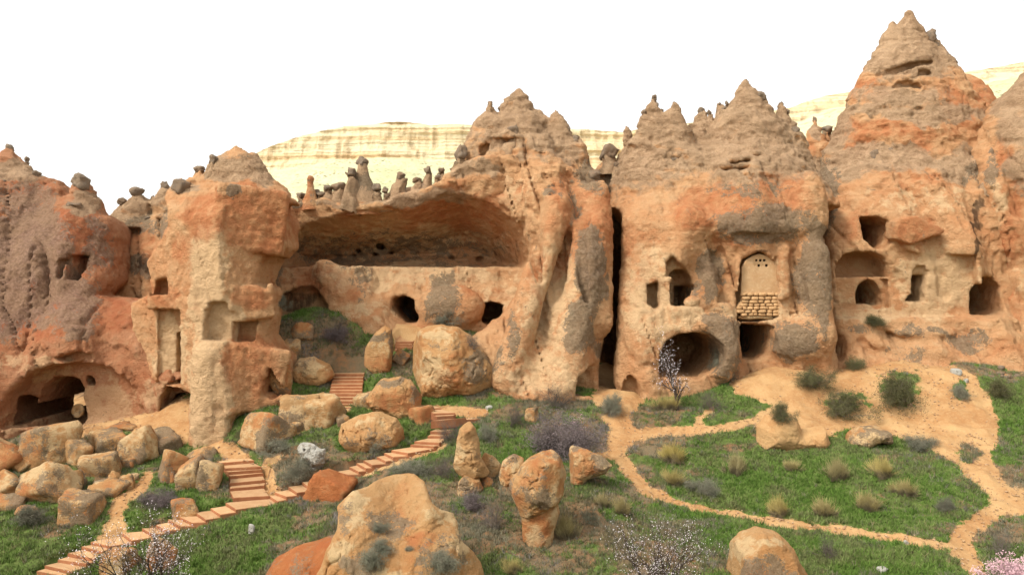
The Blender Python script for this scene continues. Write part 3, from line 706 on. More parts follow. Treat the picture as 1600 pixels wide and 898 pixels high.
formation('overhang_cliff', 'long rock shelter with a wide dark overhang between the fin and the middle buttress', 'cliff',
    [(395, 300), (440, 318), (470, 316), (500, 307), (535, 320), (600, 316), (620, 302), (660, 296), (690, 276), (715, 258), (745, 246), (800, 240), (870, 300), (880, 640), (395, 640)], 53.8,
    [(400, 310, 54), (480, 318, 54), (600, 320, 53.8), (690, 290, 53.2), (780, 270, 53), (850, 300, 53), (420, 350, 54), (540, 340, 53.8), (800, 350, 53.4), (860, 420, 53), (450, 418, 54.9), (640, 418, 55.2), (800, 420, 54.8), (450, 460, 53.3), (640, 460, 54), (780, 460, 54.2), (430, 505, 52.3), (560, 505, 52.6), (640, 508, 53), (770, 510, 53), (860, 520, 53), (450, 620, 49.5), (640, 620, 50.5), (860, 620, 50)],
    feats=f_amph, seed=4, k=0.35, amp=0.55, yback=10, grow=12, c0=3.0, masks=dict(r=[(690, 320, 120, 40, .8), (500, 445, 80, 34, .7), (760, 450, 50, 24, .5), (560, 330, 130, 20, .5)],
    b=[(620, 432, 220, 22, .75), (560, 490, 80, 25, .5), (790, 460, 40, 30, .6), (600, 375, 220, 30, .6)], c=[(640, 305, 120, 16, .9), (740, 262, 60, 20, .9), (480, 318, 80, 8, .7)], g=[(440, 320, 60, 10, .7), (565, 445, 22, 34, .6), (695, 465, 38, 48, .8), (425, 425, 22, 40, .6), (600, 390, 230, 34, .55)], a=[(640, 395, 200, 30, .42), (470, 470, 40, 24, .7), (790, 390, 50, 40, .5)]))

# ---- middle buttress
def f_mid(vol):
    c = vol.cave
    vol.cone(810, 139, 215, 60, 56.2, 0.7, k=0.4, seed=14); vol.cone(766, 158, 260, 50, 55.6, 0.7, cx=760, k=0.5, seed=15); vol.cone(868, 172, 265, 52, 55.6, 0.7, cx=876, k=0.5, seed=16); vol.cone(842, 172, 230, 30, 56, 0.8, k=0.3, seed=17); vol.cone(902, 208, 300, 38, 54.8, 0.8, cx=908, k=0.5, seed=18)
    vol.add(vol.cap(W(872, 320, 51.0), W(792, 590, 48.3), 0.9), 0.7)
    vol.add(vol.cap(W(925, 360, 50.6), W(880, 605, 47.9), 1.0), 0.9); vol.add(vol.cap(W(935, 300, 52.2), W(940, 500, 50.0), 0.7), 1.2)
    vol.sub(vol.cap(W(888, 380, 49.4), W(832, 585, 47.2), 0.5), 0.6); vol.sub(vol.cap(W(905, 330, 50.0), W(912, 470, 48.9), 0.3), 0.5)
    vol.sub(vol.cap(W(905, 250, 51.2), W(912, 350, 50.2), 0.3), 0.5)
    vol.sub(vol.cap(W(872, 260, 51.2), W(868, 310, 50.9), 0.35), 0.3)
    c([(748, 240), (750, 225), (757, 217), (764, 219), (760, 232), (756, 245)], 53, 55, soft=0.2)
    c([(897, 616), (902, 588), (920, 576), (946, 567), (946, 616)], 48.2, 49.5, soft=0.3)
    vol.sub(vol.ell(W(805, 250, 51.8), (1.5, 0.7, 0.9)), 0.5)
    vol.sub(vol.ell(W(840, 400, 50.0), (0.4, 0.9, 2.4)), 0.6)
formation('rock_buttress', 'massive peaked buttress in the middle with a long dark lichen patch', 'cliff',
    [(735, 255), (740, 232), (750, 214), (765, 205), (786, 198), (810, 194), (838, 198), (860, 206), (875, 222), (888, 240), (902, 254), (914, 268), (922, 284), (934, 305), (944, 335), (950, 380), (949, 450), (945, 520), (940, 570), (938, 660), (860, 660), (780, 640), (768, 585), (754, 562), (732, 566), (728, 532), (758, 516), (788, 490), (813, 452), (826, 420), (828, 388), (815, 352), (790, 325), (760, 307), (720, 296), (690, 285), (718, 262)], 51,
    [(810, 150, 55.5), (760, 180, 55), (870, 190, 55), (780, 250, 53), (850, 260, 52), (935, 300, 53.5), (720, 285, 53), (850, 350, 50.7), (940, 400, 52), (885, 450, 49.9), (830, 440, 51.6), (880, 600, 47.4), (800, 590, 47.8), (935, 600, 48.6), (755, 545, 50), (800, 500, 49.9), (780, 300, 52), (905, 350, 50.8)],
    feats=f_mid, seed=5, top=(132, 57), h=0.12, strata=0.4, masks=dict(up=(310, 190, 0.85), r=[(850, 340, 40, 60, .5), (925, 370, 44, 90, 1.15), (790, 290, 60, 40, .6), (890, 310, 50, 40, .8), (850, 420, 40, 60, .5)],
    g=[(925, 430, 30, 80, 1.4), (908, 500, 26, 44, 1.15), (925, 270, 30, 34, .75), (865, 305, 18, 14, .9), (900, 320, 10, 40, .7), (930, 540, 14, 20, .8), (805, 520, 14, 50, .7), (782, 560, 16, 30, .6)],
    b=[(790, 290, 50, 40, .6), (860, 480, 50, 110, .75), (850, 580, 80, 50, .7)]))

# ---- rubble-choked back of the cleft
formation('cleft_wall', 'dark boulder-choked wall at the back of the narrow cleft', 'cliff',
    [(925, 290), (938, 262), (950, 250), (972, 262), (1000, 300), (1010, 640), (925, 640)], 57, [(950, 270, 57), (930, 400, 59), (1000, 400, 59), (965, 330, 56), (965, 420, 60), (965, 600, 62), (930, 620, 62)],
    seed=6, amp=1.3, yback=4, masks=dict(g=[(965, 330, 60, 90, .95)], a=[(965, 480, 50, 140, .8)]))

# ---- church rock
def f_church(vol):
    c = vol.cave
    # grey brow over the carved front
    vol.cone(1165, 126, 318, 132, 55.6, 0.72, cx=1170, k=1.6, seed=20, bulge=0.04); vol.cone(1020, 152, 320, 66, 55.2, 0.8, cx=1010, k=1.4, seed=21); vol.cone(1055, 158, 310, 62, 54.9, 0.8, cx=1062, k=1.3, seed=22)
    vol.cone(1098, 168, 250, 34, 56, 0.8, k=0.3, seed=23); vol.cone(1191, 144, 240, 40, 56.2, 0.8, k=0.3, seed=24); vol.cone(1221, 160, 270, 42, 55.6, 0.8, cx=1228, k=0.4, seed=25); vol.cone(979, 194, 300, 26, 57.0, 0.9, cx=985, k=0.2, seed=26); vol.cone(1128, 164, 240, 36, 56.4, 0.8, k=0.3, seed=27)
    vol.add(vol.ell(W(1180, 352, 51.0), (3.0, 0.9, 0.8)), 1.0)
    vol.add(vol.ell(W(1260, 330, 51.6), (1.3, 1.2, 2.6)), 0.8); vol.add(vol.cap(W(1272, 400, 50.8), W(1278, 520, 50.2), 0.9), 0.8)
    vol.add(vol.ell(W(1252, 532, 50.1), (1.9, 1.0, 1.3)), 0.9); vol.add(vol.ell(W(1128, 548, 49.2), (1.0, 1.1, 2.0)), 0.4); vol.add(vol.ell(W(1115, 505, 49.4), (1.2, 0.9, 0.7)), 0.3)
    vol.add(vol.cap(W(1075, 340, 51.2), W(1045, 420, 50.6), 0.6), 1.4); vol.add(vol.cap(W(1000, 350, 52.2), W(990, 590, 49.9), 0.8), 2.0)
    c([(1088, 465), (1090, 395), (1110, 372), (1150, 364), (1225, 366), (1250, 390), (1262, 470), (1230, 505), (1100, 490)], 50.2, 50.55, soft=0.35)   # flattened front
    for x0, x1 in ((1133, 1138), (1141, 1156), (1222, 1236)):
        c([(x0, 455), (x0, 388), (x1, 386), (x1, 457)], 50.4, 50.85, soft=0.04)
    vol.add(vol.box(W(1153, 430, 50.85), (0.16, 0.30, 1.1), 0.12), 0.25); vol.add(vol.box(W(1224, 425, 50.85), (0.32, 0.30, 1.6), 0.12), 0.3)
    c([(1157, 500), (1159, 415), (1166, 404), (1176, 397), (1187, 394), (1200, 398), (1210, 406), (1217, 418), (1218, 495), (1187, 502)], 50.4, 51.9, soft=0.1)
    c([(1124, 473), (1126, 460), (1135, 456), (1144, 460), (1146, 473)], 50.2, 51.4, soft=0.15)
    c([(1164, 560), (1163, 515), (1168, 508), (1210, 510), (1212, 530), (1208, 557), (1192, 564), (1172, 563)], 50, 57, soft=0.1)
    c([(1046, 482), (1047, 440), (1052, 427), (1060, 420), (1075, 422), (1085, 432), (1086, 452), (1080, 470), (1078, 482)], 50, 53, soft=0.15)
    c([(1054, 480), (1055, 447), (1073, 447), (1073, 480)], 53, 56, y0=51, soft=0.05)
    c([(1010, 474), (1012, 445), (1030, 440), (1030, 478), (1022, 482)], 50, 51.4, soft=0.1)
    c([(1042, 432), (1044, 410), (1055, 402), (1070, 415), (1080, 425)], 49.6, 51.0, soft=0.2)
    c([(1029, 586), (1029, 550), (1040, 533), (1060, 523), (1085, 519), (1108, 524), (1122, 537), (1128, 552), (1125, 566), (1112, 580), (1095, 590)], 49.2, 53.5, soft=0.6)
    c([(975, 620), (978, 598), (984, 588), (992, 592), (998, 606), (1000, 622)], 48.6, 49.6, soft=0.3)
    vol.add(vol.box(W(1070, 497, 49.6), (1.05, 0.55, 0.72), 0.15, rz=0.1), 0.15)
    vol.add(vol.ell(W(1082, 472, 49.5), (0.5, 0.4, 0.35)), 0.1)
    vol.sub(vol.cap(W(1030, 300, 51), W(1052, 400, 49.8), 0.3), 0.5); vol.sub(vol.cap(W(1000, 360, 50.6), W(1012, 430, 50), 0.22), 0.4)
    for px, py, rx, rz in ((1152, 252, .4, .25), (1170, 250, .35, .2), (1138, 262, .5, .25), (1160, 262, .5, .22), (1090, 235, .2, .3), (1030, 215, .25, .2), (1060, 230, .2, .15), (1190, 240, .4, .12), (1120, 215, .6, .15), (1210, 345, .2, .2)):
        vol.sub(vol.ell(W(px, py, 51.6), (rx, 1.2, rz)), 0.15)
formation('carved_church_rock', 'broad many-peaked rock with carved church front and blocked arch', 'cliff',
    [(980, 660), (977, 560), (983, 480), (984, 400), (978, 345), (972, 305), (978, 282), (990, 266), (1010, 258), (1050, 252), (1100, 248), (1160, 246), (1215, 246), (1245, 254), (1262, 270), (1276, 294), (1290, 330), (1300, 380), (1308, 430), (1310, 520), (1308, 640)], 50.8,
    [(1020, 165, 57.5), (1160, 140, 57.5), (1222, 180, 57), (985, 250, 55.8), (1100, 240, 53.6), (1245, 250, 55.6), (978, 400, 53), (1050, 350, 51), (1180, 330, 51), (1292, 370, 54), (1000, 590, 49.1), (1100, 590, 49), (1190, 480, 50.2), (1302, 500, 52.8), (1190, 560, 50.5), (1260, 560, 50), (1100, 420, 50.3), (985, 480, 50.6), (1040, 480, 49.9), (1300, 620, 49.8), (970, 640, 49), (1180, 290, 51.6)],
    feats=f_church, seed=7, top=(118, 57), h=0.115, amp=0.85, strata=0.5, masks=dict(up=(335, 240, 1.0), r=[(1110, 320, 76, 48, 1.1), (1220, 310, 44, 44, 1.2), (1180, 320, 60, 30, .9), (1010, 400, 40, 60, .5), (1255, 310, 25, 30, .7), (1110, 400, 30, 40, .6), (1150, 370, 80, 14, .6), (1230, 430, 25, 60, .35)],
    g=[(1110, 430, 26, 50, 1), (1085, 460, 12, 20, .7), (1180, 350, 80, 34, 1), (1270, 420, 34, 90, 1), (1240, 530, 45, 34, 1.1), (1132, 540, 34, 60, 1), (1110, 505, 24, 14, .9), (1150, 300, 60, 10, .6), (1195, 300, 50, 14, .6), (1290, 480, 22, 60, .8), (1130, 590, 22, 30, .7)],
    b=[(1020, 470, 50, 110, .7), (1190, 460, 50, 70, .5), (1180, 490, 80, 14, .8), (1060, 500, 50, 24, .7)], a=[(1185, 395, 26, 9, .6)]))

# ---- tall cone
def f_tall(vol):
    c = vol.cave
    vol.cone(1420, 16, 330, 160, 60.9, 0.62, cx=1418, k=1.8, seed=30, bulge=0.13); vol.cone(1395, 33, 130, 46, 61.0, 0.8, cx=1388, k=0.4, seed=31); vol.cone(1462, 58, 200, 70, 60.6, 0.8, cx=1480, k=0.6, seed=32)
    for pts, dpt in (([(1385, 109), (1405, 101), (1430, 95), (1465, 90), (1466, 95), (1440, 101), (1405, 110)], 1.2), ([(1405, 133), (1412, 124), (1425, 121), (1440, 126), (1446, 134), (1425, 131)], 1.2), ([(1440, 116), (1442, 107), (1450, 105), (1462, 109), (1461, 115)], 1.0),
                     ([(1349, 116), (1352, 107), (1372, 100), (1372, 104), (1357, 116)], 0.8), ([(1375, 135), (1385, 129), (1402, 136), (1395, 138)], 0.7), ([(1462, 137), (1466, 131), (1473, 133), (1470, 138)], 0.6),
                     ([(1325, 175), (1345, 155), (1365, 160), (1360, 175)], 0.5), ([(1320, 245), (1340, 230), (1365, 225), (1362, 235), (1335, 250)], 0.6), ([(1420, 234), (1440, 230), (1470, 233), (1465, 237)], 0.8), ([(1480, 200), (1484, 196), (1492, 198), (1490, 203)], 0.6), ([(1400, 215), (1425, 210), (1450, 220), (1420, 222)], 0.6), ([(1340, 195), (1390, 182), (1440, 186), (1480, 196), (1440, 194), (1390, 190)], 0.5)):
        Yc = float(np.interp(np.mean([p[1] for p in pts]), [90, 140, 240], [58.6, 57.6, 55.5])); c(pts, Yc, Yc+dpt, soft=0.25)
    # dwelling front: flattened wall, ledge and rooms
    c([(1310, 500), (1312, 395), (1370, 330), (1420, 395), (1520, 400), (1525, 500)], 53.4, 53.75, soft=0.3)
    c([(1361, 374), (1361, 336), (1385, 337), (1400, 349), (1399, 377), (1389, 388), (1373, 388)], 53.3, 58, soft=0.1)
    c([(1312, 432), (1314, 412), (1324, 399), (1345, 392), (1370, 393), (1387, 404), (1396, 431)], 53.4, 56.4, soft=0.9)
    c([(1312, 480), (1312, 436), (1344, 436), (1385, 436), (1394, 438), (1394, 482)], 53.4, 54.6, soft=0.1)
    c([(1344, 475), (1344, 455), (1350, 443), (1362, 436), (1374, 441), (1384, 460), (1384, 476)], 54, 58.5, soft=0.1)
    c([(1418, 470), (1420, 464), (1426, 460), (1428, 430), (1450, 430), (1449, 440), (1446, 450), (1448, 466), (1446, 470)], 53.6, 58, soft=0.06)
    c([(1431, 430), (1431, 422), (1436, 416), (1446, 416), (1452, 424), (1452, 430)], 53.6, 54.15, soft=0.1)
    vol.sub(vol.ell(W(1478, 459, 53.6), (0.55, 0.5, 0.5)), 0.1)
    c([(1523, 496), (1523, 455), (1532, 440), (1548, 431), (1563, 433), (1574, 448), (1574, 485), (1560, 492)], 53.3, 58.5, soft=0.2)
    sl = vol.poly([(1400, 345), (1410, 341), (1432, 337), (1477, 358), (1475, 366), (1422, 381), (1398, 372)], 53); vol.add(smax(sl, np.maximum(52.95-vol.y+0.03*(vol.x-W(1400, 0, 53)[0]), vol.y-54.5), 0.15), 0.05)
    vol.sub(vol.box(W(1560, 428, 53), (1.2, 0.8, 0.12), 0.05, ry=0.25), 0.05)
    # sill below the rooms
    vol.add(vol.box(W(1440, 506, 53.3), (6.0, 0.9, 0.42), 0.25), 0.35); vol.add(vol.ell(W(1445, 520, 52.4), (2.0, 0.7, 0.45)), 0.3)
    vol.sub(vol.cap(W(1360, 548, 51.6), W(1505, 568, 50.6), 0.3), 0.5)
    vol.sub(vol.ell(W(1312, 540, 52), (0.35, 1.6, 1.0)), 0.3)
formation('rock_cone', 'tallest pointed rock cone at right with cave dwellings in its face', 'cliff',
    [(1430, 262), (1480, 262), (1520, 268), (1550, 280), (1590, 300), (1625, 340), (1640, 640), (1296, 640), (1300, 400), (1290, 345), (1282, 312), (1300, 285), (1340, 268), (1380, 262)], 55,
    [(1300, 260, 58), (1420, 250, 55.5), (1560, 250, 57), (1315, 340, 55), (1430, 330, 54), (1580, 340, 54.6), (1330, 490, 53.5), (1450, 490, 53.5), (1590, 490, 53.3), (1330, 560, 51.6), (1450, 560, 50.9), (1600, 560, 50.5), (1330, 410, 54), (1460, 410, 53.6), (1420, 290, 54.9), (1450, 630, 49.5)],
    feats=f_tall, seed=8, top=(8, 61.5), h=0.125, k=1.3, amp=0.8, strata=0.55, masks=dict(r=[(1360, 140, 45, 25, .8), (1500, 170, 40, 50, .75), (1420, 200, 90, 16, .75), (1330, 210, 40, 40, .5), (1440, 225, 40, 20, .7), (1440, 362, 45, 26, .95), (1340, 350, 30, 40, .5), (1420, 280, 70, 26, .4), (1590, 330, 40, 40, .6), (1500, 520, 30, 20, .5)],
    c=[(1420, 70, 120, 60, 1.1), (1400, 150, 90, 26, .8), (1430, 178, 140, 18, 1), (1390, 245, 120, 26, .9), (1500, 255, 60, 34, .9), (1330, 260, 50, 40, .8), (1300, 200, 40, 60, .8)],
    g=[(1290, 300, 22, 70, 1), (1530, 270, 25, 25, .9), (1450, 515, 60, 10, .8), (1340, 510, 40, 12, .6), (1520, 530, 40, 22, .75), (1420, 545, 60, 18, .4)],
    b=[(1440, 310, 90, 30, .5), (1460, 440, 80, 60, .9), (1400, 490, 130, 14, .8), (1340, 460, 40, 30, .5)], a=[(1527, 360, 7, 75, .75), (1350, 415, 34, 18, .45), (1430, 560, 80, 8, .4)]))

# ---- right edge cone and the red dome behind
formation('edge_cone', 'grey-brown rock cone cut off by the right edge of the view', 'cliff',
    [(1548, 235), (1558, 195), (1572, 172), (1590, 144), (1605, 128), (1650, 90), (1760, 80), (1760, 640), (1572, 640), (1590, 500), (1590, 420), (1566, 340), (1548, 280)], 52.5,
    [(1550, 240, 55), (1600, 115, 57), (1700, 80, 56), (1600, 250, 53.4), (1720, 300, 52), (1590, 400, 53.6), (1640, 400, 52.2), (1600, 500, 52.8), (1720, 560, 50), (1580, 560, 51)],
    seed=9, masks=dict(c=[(1610, 170, 70, 90, 1), (1600, 260, 40, 40, .8)], g=[(1550, 270, 16, 40, .8)], r=[(1570, 240, 18, 30, .6), (1585, 360, 30, 80, .75), (1590, 500, 30, 60, .7)], b=[(1555, 310, 18, 30, .8), (1590, 430, 20, 60, .4)]))
formation('red_dome', 'smooth red rock dome behind the tallest cone', 'cliff', [(1465, 180), (1486, 118), (1508, 104), (1534, 108), (1555, 128), (1574, 158), (1590, 200), (1600, 280), (1460, 280)], 66,
    [(1520, 120, 68), (1480, 200, 66), (1580, 200, 66), (1530, 180, 65), (1530, 270, 64)], h=0.25, seed=10, amp=.5, yback=4, masks=dict(r=[(1530, 170, 70, 60, .9)]))
formation('back_cone', 'small capped cone in the gap left of the tallest cone', 'cliff', [(1244, 262), (1262, 256), (1290, 256), (1312, 268), (1330, 330), (1225, 330)], 61,
    [(1273, 195, 62.5), (1270, 230, 61), (1240, 280, 61), (1310, 280, 61), (1275, 310, 60)], h=0.14, seed=11, amp=.5, yback=4, top=(182, 63), feats=lambda v_: (v_.cone(1273, 186, 285, 44, 62, 0.9, k=0.3, seed=33), v_.cone(1293, 205, 290, 24, 62.3, 0.9, k=0.3, seed=34)), masks=dict(c=[(1275, 270, 60, 30, .9), (1273, 205, 14, 14, .8)], r=[(1270, 235, 20, 16, .6)]))
bpy.context.view_layer.update()

# ================================================================== LOOSE ROCKS
import bmesh
def ico(n):
    bm = bmesh.new(); bmesh.ops.create_icosphere(bm, subdivisions=n, radius=1.0)
    v = np.array([p.co[:] for p in bm.verts]); f = np.array([[a.index for a in p.verts] for p in bm.faces]); bm.free(); return v, f
ICO = {n: ico(n) for n in (2, 3, 4, 5)}

def boulder_mesh(dims, seed, sub=4, planes=11, rough=0.03, soft=40.0):
    """a sphere cut by random planes and weathered: flat faces, worn edges"""
    rg = np.random.default_rng(seed); d, f = ICO[sub]
    nrm = rg.normal(size=(planes, 3)); nrm /= np.linalg.norm(nrm, axis=1, keepdims=True)
    dist = rg.uniform(0.55, 0.95, planes)
    A, _ = np.linalg.qr(rg.normal(size=(3, 3))*0.45+np.eye(3)); ax6 = np.concatenate([A, -A])
    nrm[:6] = ax6+rg.normal(size=(6, 3))*0.12; nrm[:6] /= np.linalg.norm(nrm[:6], axis=1, keepdims=True); dist[:6] = rg.uniform(0.42, 0.62, 6)
    c = np.maximum(d @ nrm.T, 0.02)
    t = dist[None]/c
    r = (np.sum(np.minimum(t, 6.0)**(-soft), 1)+1.0)**(-1/soft)
    v = d*r[:, None]
    v = v/np.abs(v).max(0)
    s = np.array(dims)/2; p = v*s; L = max(dims)
    n = vnormals(p, f); q = p/L
    dsp = L*rough*(0.8*ridged(q[:, 0]*3+seed, q[:, 1]*3, q[:, 2]*3, 3, seed)+0.7*plates(fbm(q[:, 0]*4, q[:, 1]*4+seed, q[:, 2]*5, 4, seed+1), 4, 0.2)+0.25*fbm(q[:, 0]*14, q[:, 1]*14, q[:, 2]*14+seed, 3, seed+2))
    dsp = dsp-L*rough*0.9*groove(fbm(q[:, 0]*2.2+seed, q[:, 1]*2.2, q[:, 2]*2.2, 3, seed+7), 0.05)
    return p+n*dsp[:, None], f

def rockmask(v, seed, g=0.35, r=0.2, b=0.3):
    L = np.ptp(v, 0).max(); q = v/L
    n1 = fbm(q[:, 0]*2.2, q[:, 1]*2.2, q[:, 2]*2.2+seed, 3, seed); n2 = fbm(q[:, 0]*2.5+9, q[:, 1]*2.5, q[:, 2]*2.5+seed, 3, seed+4)
    m = np.zeros((len(v), 4), np.float32)
    m[:, 0] = np.clip(r+0.5*n1, 0, 1); m[:, 1] = np.clip(g+0.6*n2, 0, 1); m[:, 2] = np.clip(b-0.5*n1, 0, 1)
    return m

def bbox_rock(name, box, label, mat=None, seed=0, depth=0.8, cat='boulder', group=None, sub=4, g=0.35, r=0.2, b=0.3, bury=0.25, planes=11, rz=None, dy=0.0, parent=None):
    x0, y0, x1, y1 = box; ew, eh = (x1-x0)*0.07, (y1-y0)*0.05; x0, x1, y0 = x0-ew, x1+ew, y0-eh
    p = ground_hit((x0+x1)/2, y1-(y1-y0)*0.08); Y = p[1]+dy
    w_, hh = (x1-x0)*Y/FPX, (y1-y0)*Y/FPX
    dp = depth*w_; Y = Y+0.30*dp; w_ = (x1-x0)*Y/FPX; hh = (y1-y0)*Y/FPX
    v, f = boulder_mesh((w_, dp, hh*(1+bury)), seed+17, sub, planes)
    me = mesh_np(name, v, f); setcol(me, rockmask(v, seed, g, r, b))
    c = W((x0+x1)/2, 0, Y); zt = (HY-y0)*Y/FPX
    o = obj(name, me, mat or MBOULD, label=label, cat=cat, group=group, loc=(c[0], Y, zt-hh*(1+bury)/2), parent=parent)
    return o

def outline_rock(name, pts, label, Y=None, thick=1.0, mat=None, seed=0, h=None, k=None, cat='boulder', ctrl=None, amp=1.0, masks=None, g=0.3, r=0.2, b=0.3, parent=None, feats=None, tilt=0.0, facets=9, cut=(0.74, 0.95)):
    pts = [(float(a), float(b_)) for a, b_ in pts]
    xs = [p[0] for p in pts]; yb = max(p[1] for p in pts)
    if Y is None: Y = ground_hit(sum(xs)/len(xs), yb-3)[1]
    Yc = Y+thick*0.35
    P = np.array([W(a, b_, Yc) for a, b_ in pts]); wd = np.ptp(P[:, 0]); hd = np.ptp(P[:, 2])
    h = h or max(wd, hd)/80; k = k or min(wd, hd)*0.13
    base_ext = 0.4
    vol = Vol((P[:, 0].min()-0.4, P[:, 0].max()+0.4, Yc-thick*0.75-0.4, Yc+thick*0.75+0.4, P[:, 2].min()-base_ext, P[:, 2].max()+0.4), h)
    d2 = vol.poly(pts, Yc)
    X, Z = np.broadcast_arrays(vol.x[:, 0, :], vol.z[0])
    S = max(wd, hd)
    zmin = P[:, 2].min(); d2 = np.where(Z[:, None, :] < zmin, np.maximum(d2-(zmin-Z[:, None, :]), d2*0+0), d2) if False else d2
    d2 = d2-0.2*k+(0.03*S*amp*fbm(X*4/S, Z*4/S, X*0+seed, 4, seed))[:, None, :]
    R = max(0.25, -float(d2.min())); t = np.clip(-d2/R, 0, 1)
    prof = np.sqrt(np.clip(1-(1-t)**2, 0, 1))
    rel = (0.10*S*amp*(0.6*fbm(X*2.2/S, Z*2.2/S, X*0+seed, 4, seed+5)+0.9*plates(fbm(X*3/S, Z*3/S, X*0-seed, 4, seed+8), 3, 0.16)))[:, None, :]
    rel = rel+(0.05*S*amp*groove(fbm(X*2.6/S+seed, Z*2.0/S, X*0, 4, seed+40), 0.045))[:, None, :]+(0.035*S*amp*plates(fbm(X*6/S+Z*3/S, Z*5/S, X*0+seed, 4, seed+44), 3, 0.2))[:, None, :]
    if ctrl is not None:
        yf = vol.depth(ctrl)+rel*0.75
        f = smax(d2, (yf-vol.y)*0.8, k); f = smax(f, (vol.y-np.minimum(yf+0.5+1.5*np.maximum(-d2, 0), Yc+thick*0.75))*0.6, 0.2)
    else:
        half = thick*0.5*(0.12+0.88*prof)
        f = smax(d2, smax((Yc-half+rel+tilt*(Z[:, None, :]-P[:, 2].mean())-vol.y), vol.y-(Yc+half), 0.1)*0.8, k)
    rgf = np.random.default_rng(seed*7+1); cc = np.array((P[:, 0].mean(), Yc, (P[:, 2].min()+P[:, 2].max())/2))
    for i in range(facets):                      # broken faces
        nn = rgf.normal(size=3)*np.array((1, 0.9, 0.8)); nn[1] = -abs(nn[1]) if i % 3 else nn[1]; nn /= np.linalg.norm(nn)
        ext = abs(nn[0])*wd/2+abs(nn[1])*thick*0.45+abs(nn[2])*hd/2
        pl = nn[0]*(vol.x-cc[0])+nn[1]*(vol.y-cc[1])+nn[2]*(vol.z-cc[2])-ext*rgf.uniform(*cut)*0.8
        f = smax(f, pl, 0.04)
    vol.f = f.astype(np.float32)
    if feats: feats(vol)
    v, q = vol.mesh(); n = vnormals(v, q); u = v/S
    v = v+n*(S*amp*(0.016*ridged(u[:, 0]*5, u[:, 1]*5, u[:, 2]*5+seed, 4, seed+2)+0.008*plates(fbm(u[:, 0]*9, u[:, 1]*9, u[:, 2]*9+seed, 3, seed+3), 4, .25)))[:, None]
    o_ = np.array((v[:, 0].mean(), v[:, 1].mean(), v[:, 2].min())); me = mesh_np(name, v-o_, q)
    m = rockmask(v, seed, g, r, b)
    if masks:
        for ch, key in enumerate('rgba'):
            if key in masks: m[:, ch] = blobs(v, masks[key], Yc)
    setcol(me, m)
    return obj(name, me, mat or MBOULD, label=label, cat=cat, loc=o_, parent=parent)

# ---- large rocks with their own outlines
outline_rock('boulder', [(486, 1000), (500, 893), (520, 862), (536, 826), (546, 800), (541, 776), (555, 760), (578, 757), (590, 751), (640, 748), (660, 753), (672, 770), (690, 789), (706, 800), (718, 830), (738, 852), (752, 872), (760, 898), (775, 1000)],
    'huge ochre boulder with scrubby hollows at the bottom centre', Y=26.6, thick=5.2, facets=7, cut=(1.0, 1.2), seed=21, h=0.06, k=0.4, amp=0.6,
    ctrl=[(600, 758, 28.6), (655, 760, 28.1), (556, 768, 27.6), (515, 875, 26.0), (560, 850, 25.6), (640, 830, 27.0), (620, 790, 28.0), (640, 870, 25.7), (668, 800, 26.6), (700, 815, 27.4), (745, 880, 27.2), (600, 905, 25.2), (690, 900, 25.6), (640, 990, 24.6), (700, 860, 26.0), (520, 990, 25.2)],
    masks=dict(g=[(615, 815, 45, 32, .8), (560, 880, 45, 25, .75), (690, 850, 40, 22, .55), (540, 800, 16, 30, .5), (680, 880, 50, 24, .6)], r=[(650, 790, 30, 40, .6), (630, 765, 40, 16, .5), (660, 845, 30, 14, .7)], b=[(555, 790, 25, 40, .8), (700, 800, 30, 30, .7), (530, 860, 24, 30, .8), (600, 890, 60, 12, .6), (720, 845, 20, 30, .7)]))
outline_rock('boulder', [(400, 1000), (415, 902), (432, 876), (462, 857), (495, 849), (520, 841), (540, 828), (556, 815), (575, 850), (575, 1000)], 'smooth deep red rock slope beside the huge ochre boulder', Y=27.6, thick=3.4, mat=MRED, seed=22, amp=0.35, g=0.1, facets=0)
outline_rock('boulder', [(1128, 985), (1138, 890), (1146, 855), (1162, 838), (1187, 831), (1214, 838), (1234, 856), (1248, 880), (1262, 900), (1280, 985)], 'rounded tan boulder with brown hollow at the bottom right', Y=27.8, thick=3.2, seed=23, amp=0.7,
    masks=dict(g=[(1200, 885, 50, 26, .75)], b=[(1165, 850, 30, 26, .8), (1210, 842, 30, 12, .6)], r=[(1190, 895, 60, 20, .4)]))
outline_rock('boulder', [(645, 618), (646, 570), (645, 540), (655, 517), (690, 510), (715, 514), (736, 530), (757, 555), (769, 577), (771, 602), (747, 615), (700, 625), (660, 630)], 'biggest smooth orange boulder right of the upper stairs', thick=4.6, seed=24, amp=0.6,
    masks=dict(g=[(745, 575, 26, 34, .8), (690, 535, 50, 8, .45)], b=[(680, 520, 40, 12, .8), (680, 580, 40, 40, .7)], r=[(720, 595, 40, 30, .5), (690, 545, 40, 10, .5)]))
outline_rock('boulder', [(570, 583), (572, 545), (590, 518), (602, 509), (611, 515), (614, 540), (612, 566), (610, 580), (590, 588)], 'upright slab boulder with dark sloping top beside the upper stairs', thick=1.6, seed=25, amp=0.5, cut=(0.9, 1.1), masks=dict(g=[(585, 525, 26, 10, .9), (614, 530, 8, 24, .8)], r=[(590, 565, 26, 20, .7)], b=[(600, 545, 16, 20, .5)]))
outline_rock('boulder', [(575, 628), (580, 606), (600, 592), (625, 590), (645, 600), (659, 616), (656, 640), (641, 653), (618, 658), (595, 650)], 'round red-brown boulder perched above the dome-shaped rock', thick=2.4, seed=26, amp=0.9, masks=dict(g=[(615, 595, 34, 10, .8), (648, 620, 14, 24, .6)], r=[(610, 630, 40, 26, .8), (645, 630, 20, 24, .8)], b=[(600, 635, 22, 14, .4)]))
